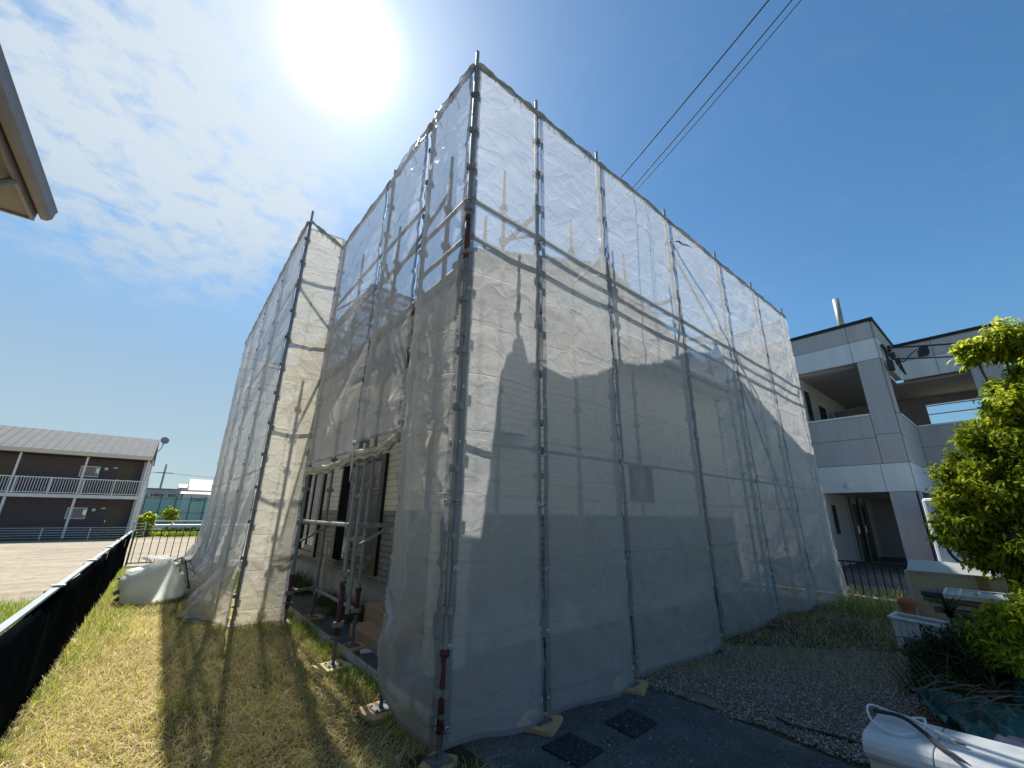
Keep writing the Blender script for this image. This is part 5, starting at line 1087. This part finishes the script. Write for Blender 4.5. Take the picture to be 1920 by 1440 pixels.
def frames():
    e = empty('window_frame', (6.85, .62, .7), 'white framed glazed panel lying on the pile of boards', 'window frame')
    mb = MB(); y0, y1, x0, x1, z = .30, .80, 6.72, 7.05, .70
    mb.box(x0, x0 + .03, y0, y1, z, z + .045); mb.box(x1 - .03, x1, y0, y1, z + .03, z + .075)
    for y in (y0, y0 + .22, y0 + .36, y1 - .025): mb.obox(((x0 + x1) / 2, y + .012, z + .038), (1, 0, .09), (0, 1, 0), (-.09, 0, 1), (x1 - x0) / 2, .012, .022)
    mb.build('frame', M['white_paint'], e); g = MB(); g.quadslab((x0 + .03, y0 + .02, z + .03), (x1 - .03, y0 + .02, z + .058), (x1 - .03, y1 - .02, z + .058), (x0 + .03, y1 - .02, z + .03), .006); g.build('pane', M['frost'], e)
    for x0, x1, y0, y1, z0, z1, m, lab in ((6.72, 7.0, .80, .97, .70, .745, 'blue_dark', 'dark blue panel end beside the white framed panel'), (6.70, 7.1, .32, .96, .655, .69, 'old_wood', 'upper brown plank of the pile'), (6.74, 7.15, .28, .93, .60, .645, 'pale_edge', 'pale plank in the middle of the pile'), (6.72, 7.1, .34, .90, .545, .59, 'old_wood', 'lower brown plank of the pile'), (6.78, 7.05, .46, .78, .36, .535, 'metal_roof', 'grey box under the pile of planks')):
        b = MB(); b.box(x0, x1, y0, y1, z0, z1); tag(b.build('plank' if 'plank' in lab else ('panel' if 'panel' in lab else 'grey_box'), M[m], bevel=.004), lab, 'plank' if 'plank' in lab else ('panel' if 'panel' in lab else 'box'))
    b = MB(); b.box(6.80, 7.2, .45, .9, .0, .355); tag(b.build('support_box', M['ac_side'], bevel=.01), 'dark box at the bottom of the board pile', 'box')
frames()
def crate():
    e = empty('white_crate', (7.2, 1.1, 0), 'white ribbed plastic crate tilted on the dry grass', 'crate'); k = .03
    C_ = lambda x, y, z: (x + .05 * (z - .2), y + (1.12 - y) * (.34 - z) * .25, z + (y - 1.1) * .07)
    def q(x0, x1, y0, y1, z0, z1, m, nm, par=e):
        mb = MB(); vs = [C_(x, y, z) for z in (z0, z1) for y in (y0, y1) for x in (x0, x1)]; mb.add(vs, [(0, 2, 3, 1), (4, 5, 7, 6), (0, 1, 5, 4), (2, 6, 7, 3), (0, 4, 6, 2), (1, 3, 7, 5)]); return mb.build(nm, M[m], par, bevel=.004)
    q(7.13, 7.16, .80, 1.37, .03, .33, 'white_paint', 'side_wall'); q(7.5, 7.53, .80, 1.37, .03, .33, 'white_paint', 'side_wall'); q(7.16, 7.5, 1.34, 1.37, .03, .33, 'white_paint', 'end_wall'); q(7.16, 7.5, .80, .83, .03, .33, 'white_paint', 'end_wall'); q(7.16, 7.5, .83, 1.34, .03, .05, 'white_paint', 'base')
    mb = MB()
    for x0, x1, y0, y1 in ((7.11, 7.17, .78, 1.39), (7.49, 7.55, .78, 1.39), (7.17, 7.49, 1.35, 1.39), (7.17, 7.49, .78, .82)):
        vs = [C_(x, y, z) for z in (.335, .36) for y in (y0, y1) for x in (x0, x1)]; mb.add(vs, [(0, 2, 3, 1), (4, 5, 7, 6), (0, 1, 5, 4), (2, 6, 7, 3), (0, 4, 6, 2), (1, 3, 7, 5)])
    mb.build('rim', M['white_paint'], e, bevel=.004)
    for y in (1.12, 1.18, 1.24, 1.30): q(7.112, 7.129, y, y + .022, .17, .33, 'white_paint', 'rib')
    q(7.116, 7.128, 1.10, 1.30, .03, .165, 'metal_roof', 'label_panel'); q(7.112, 7.128, .86, 1.08, .10, .22, 'h_grey', 'label_panel')
crate()
def pot():
    e = empty('terracotta_pot', (7.6, 1.25, 0), 'ribbed orange terracotta pot between crate and cabinet', 'pot'); secs = []
    c = Vector((7.62, 1.262, 0)); rr = [(.0, .045), (.1, .05), (.38, .06), (.44, .07), (.46, .085), (.50, .088), (.54, .06)]
    for z, r_ in rr: secs.append([c + Vector((math.cos(t) * r_ * (1 + .06 * math.cos(8 * t)), math.sin(t) * r_ * (1 + .06 * math.cos(8 * t)), z)) for t in [2 * math.pi * k / 32 for k in range(32)]])
    mb = loft(secs); mb.f.append(tuple(range(len(secs) * 32 - 32, len(secs) * 32))); mb.mi.append(0); mb.build('pot_body', M['terra'], e, smooth=True)
pot()

# trees and shrubs
M['leaf'] = ramp_attr_mat('leaf', [(0, (.05, .09, .01)), (.35, (.18, .26, .015)), (.7, (.42, .50, .03)), (1, (.66, .66, .08))], .62, .4)
M['leaf_dark'] = ramp_attr_mat('leaf_dark', [(0, (.010, .022, .006)), (.5, (.025, .05, .012)), (.85, (.07, .11, .02)), (1, (.16, .19, .04))], .35, .5)
M['bark'] = mat('bark', (.10, .08, .06), (.18, .15, .12), .9, scale=20, stretch=(1, 1, .3), bump=.6)
def leaves(name, P, D, L, W, tint, m, parent=None):
    """two-facet folded leaves; D = direction of each leaf"""
    n = len(P); D = D / np.linalg.norm(D, axis=1, keepdims=True); up = RNG.normal(0, 1, (n, 3)) * .55 + np.array([0, 0, 1.]); S = np.cross(D, up); S /= np.linalg.norm(S, axis=1, keepdims=True) + 1e-9; Nn = np.cross(S, D)
    V = np.zeros((n, 6, 3)); L = L[:, None]; W = W[:, None]
    V[:, 0] = P; V[:, 1] = P + D * L * .42 + S * W * .5 + Nn * W * .18; V[:, 2] = P + D * L * .42 - S * W * .5 + Nn * W * .18; V[:, 3] = P + D * L - Nn * L * .16; V[:, 4] = P + D * L * .75 + S * W * .34 + Nn * W * .02; V[:, 5] = P + D * L * .75 - S * W * .34 + Nn * W * .02
    b = (np.arange(n) * 6)[:, None]; F4 = np.concatenate([b + np.array([1, 2, 5, 4])]); F3 = np.concatenate([b + np.array([0, 2, 1]), b + np.array([4, 5, 3])])
    o = np_mesh(name, V.reshape(-1, 3), F4, F3, m, attr=np.repeat(tint, 6)); 
    if parent is not None: o.parent = parent; o.matrix_parent_inverse = parent_matrix(parent).inverted()
    return o
def leafy(name, base, blobs, label, cat, mleaf, nper, Ls, Ws, trunk_r=.05, stem=True, hang=.5, tint=(2, 2)):
    e = empty(name, base, label, cat); base = Vector(base); tr = MB(); Ps = []; Ds = []; Ts = []
    for (x, y, z, r_, bright) in blobs:
        c = Vector((x, y, z)); mid = base.lerp(c, .55) + Vector((random.uniform(-.1, .1), random.uniform(-.1, .1), .1))
        if stem: tr.tube(spline([base + Vector((random.uniform(-.03, .03), random.uniform(-.03, .03), 0)), mid, c], 5), [trunk_r * (1 - .8 * i / 10) for i in range(11)], 6)
        nt = int(10 + 34 * r_)
        for k in range(nt):           # twigs with leaves along them
            d = Vector((random.gauss(0, 1), random.gauss(0, 1), random.gauss(.1, .9))).normalized(); ln = r_ * random.uniform(.55, 1.12); p1 = c + d * ln; q = c + d * ln * .35
            p2 = p1 + Vector((0, 0, -hang * .12 * random.random()))
            if stem: tr.tube([c, q + Vector((0, 0, .02)), p2], [.008, .006, .002], 4)
            m_ = max(4, int(nper / nt)); t = RNG.uniform(.35, 1.05, m_)[:, None]; qa = np.array(q); pa = np.array(p2)
            P = qa + (pa - qa) * t + RNG.normal(0, .025 + .05 * r_, (m_, 3)); D = np.array(d)[None] * .6 + RNG.normal(0, .6, (m_, 3)) + np.array([0, 0, -hang]); Ps.append(P); Ds.append(D)
            tb = random.uniform(-.26, .2) + bright; Ts.append(np.clip(RNG.beta(*tint, m_) + tb, 0, 1))
    if stem: tr.build('trunk', M['bark'], e, smooth=True)
    P = np.concatenate(Ps); D = np.concatenate(Ds); T = np.concatenate(Ts); P[:, 2] = np.maximum(P[:, 2], .02)
    leaves('crown', P, D, RNG.uniform(*Ls, len(P)), RNG.uniform(*Ws, len(P)), T, M[mleaf], e); return e
leafy('leafy_tree', (6.75, -.25, 0), [(6.3, -.22, 3.30, .20, .15), (6.3, .0, 3.22, .10, .2), (6.35, -.42, 3.15, .22, .15), (6.5, -.65, 3.2, .3, .1), (6.3, -.30, 2.85, .14, .1), (6.35, -.10, 2.50, .24, .12), (6.3, .12, 2.28, .2, .12), (6.4, -.35, 2.35, .34, 0), (6.3, .30, 2.02, .2, .12), (6.35, .05, 1.98, .3, .0), (6.5, -.4, 1.9, .4, -.1), (6.3, .42, 1.66, .22, .1), (6.35, .2, 1.60, .3, 0), (6.4, -.1, 1.5, .36, -.08), (6.3, .46, 1.36, .18, .05), (6.3, .28, 1.18, .22, 0), (6.35, .05, 1.10, .3, -.05), (6.5, -.4, 1.2, .4, -.1), (6.7, -.8, 2.3, .5, 0), (6.7, -.9, 1.4, .5, 0), (6.15, -.28, 2.0, .26, .1), (6.15, -.12, 1.1, .22, .12), (6.2, .36, 1.85, .24, .1), (6.2, .45, 1.5, .2, .1), (6.15, .15, 1.8, .3, .05), (6.2, .02, 2.3, .28, .1), (6.15, .12, 1.35, .28, .05), (6.2, -.1, 2.7, .2, .1)],
      'leafy young tree with bright yellow-green leaves at the right edge', 'tree', 'leaf', 1300, (.045, .09), (.018, .032), .035)
leafy('bright_shrub', (5.6, .25, 0), [(5.6, .34, .70, .17, .2), (5.6, .22, .80, .18, .2), (5.65, .45, .52, .16, .05), (5.5, .28, .5, .2, .1), (5.7, .05, .8, .25, .1), (5.9, .15, .55, .25, 0)], 'sunlit yellow-green shrub below the leafy tree', 'shrub', 'leaf', 620, (.04, .09), (.014, .026), .012)
leafy('dark_shrub', (6.1, .8, 0), [(6.25, .95, .14, .22, -.05), (6.0, .8, .25, .28, -.05), (5.8, .6, .28, .3, 0), (6.3, .6, .35, .3, 0), (6.5, .85, .25, .25, 0), (5.6, .85, .1, .2, -.1), (5.5, .5, .2, .26, -.05), (5.9, .3, .3, .3, 0)], 'low dark straggling shrub in shade beside the gravel', 'shrub', 'leaf_dark', 1150, (.03, .075), (.008, .018), .01)
def spiky(name, x, y, z0, n, L, label, m, w=.018, up=.9):
    e = empty(name, (x, y, 0), label, 'plant'); a = RNG.uniform(0, 6.283, n); mb = MB(); mb.tube([(x, y, 0), (x, y, z0)], .014, 6); mb.build('stem', M['bark'], e)
    o = blades('leaf', np.stack([x + RNG.normal(0, .008, n), y + RNG.normal(0, .008, n)], 1), RNG.uniform(.6, 1, n) * L, np.full(n, w), RNG.uniform(.4, 2.0, n), RNG.uniform(0, .75, n), m, z0=z0 - .0, az=a, seg=5)
    o.parent = e; o.matrix_parent_inverse = parent_matrix(e).inverted(); return e
spiky('spiky_plant', 6.0, .70, .62, 26, .32, 'spiky long-leaved plant standing in front of the board pile', M['leaf_dark'])
spiky('spiky_plant', 5.7, .12, .72, 22, .3, 'spiky plant half lost in the shrub at the right edge', M['leaf'])
P = scatter(900, (5.4, 6.6), (.2, 1.1), lambda P: RNG.random(len(P)) < .7); n = len(P)
tag(blades('undergrowth', P, RNG.uniform(.2, .55, n), RNG.uniform(.005, .012, n), RNG.uniform(.5, 1.8, n), RNG.beta(1.5, 2, n), M['plant'], seg=5), 'tangle of long bent weeds round the dark shrub', 'undergrowth', kind='stuff')
P = scatter(1000, (9.0, 10.5), (1.45, 2.6), lambda P: RNG.random(len(P)) < .8); n = len(P)
tag(blades('tall_weeds', P, RNG.uniform(.18, .50, n), RNG.uniform(.008, .018, n), RNG.uniform(.5, 2.0, n), RNG.beta(1.4, 1.6, n), M['straw'], seg=5), 'tall seeding weeds in front of the black bar fence', 'weeds', kind='stuff')
# dead branches
M['twig'] = mat('twig', (.11, .08, .06), (.20, .16, .12), .85, scale=12)
mb = MB(); rs_ = random.Random(5)
for k in range(30):
    a = Vector((rs_.uniform(4.85, 5.5), rs_.uniform(.45, .95), rs_.uniform(.05, .22))); d = Vector((rs_.uniform(.1, .6), rs_.uniform(-.9, -.3), rs_.uniform(-.05, .16))) * rs_.uniform(.3, .7)
    mb.tube(spline([a, a + d * .5 + Vector((rs_.uniform(-.05, .05), rs_.uniform(-.05, .05), rs_.uniform(0, .08))), a + d], 4), [.006 * (1 - .08 * i) for i in range(9)], 5)
for k in range(5): a = Vector((5.0 + .06 * k, .9 - .03 * k, .1)); mb.tube(spline([a, a + Vector((.03, .02, .12)), a + Vector((-.02, .04 + .02 * k, .22 + .02 * k))], 4), [.006 * (1 - .09 * i) for i in range(9)], 5)
tag(mb.build('dead_branches', M['twig'], smooth=True), 'heap of cut dry branches behind the green tarpaulin', 'branches', kind='stuff')
mb = MB(); mb.tube(spline([(4.05, 1.62, .012), (3.98, 1.5, .02), (4.02, 1.38, .016), (4.04, 1.26, .022), (4.08, 1.12, .012), (4.05, .95, .01)]), .013, 6)
tag(mb.build('buried_hose', M['cable'], smooth=True), 'dark hose half buried along the edge of the gravel', 'hose')
# bushes by the end of the dark block
leafy('round_bush', (-.6, 42.5, -.4), [(-.7, 42.4, .35, .5, .15), (-.55, 42.5, .8, .45, .2)], 'small yellow-green bush at the end of the dark block', 'bush', 'leaf', 1600, (.12, .25), (.08, .14), .03, stem=False, tint=(3, 1.5))
leafy('yard_bush', (1.0, 61.2, 0), [(1.0, 61.2, 1.2, .7, .2), (1.2, 61.2, .6, .6, .1)], 'pale yellow-green bush in front of the green netting', 'bush', 'leaf', 1500, (.12, .25), (.09, .15), .03, stem=False, tint=(3, 1.5))
for i, x in enumerate((.8, 1.7, 2.4, 3.1)):
    leafy('verge_bush', (x, 43.6, -.4), [(x, 43.6, -.1, .32, -.1), (x + .3, 43.6, -.15, .25, 0)], ['first', 'second', 'third', 'last'][i] + ' of four small dark bushes on the verge, counted from the left', 'bush', 'leaf_dark', 420, (.08, .16), (.04, .08), .02)
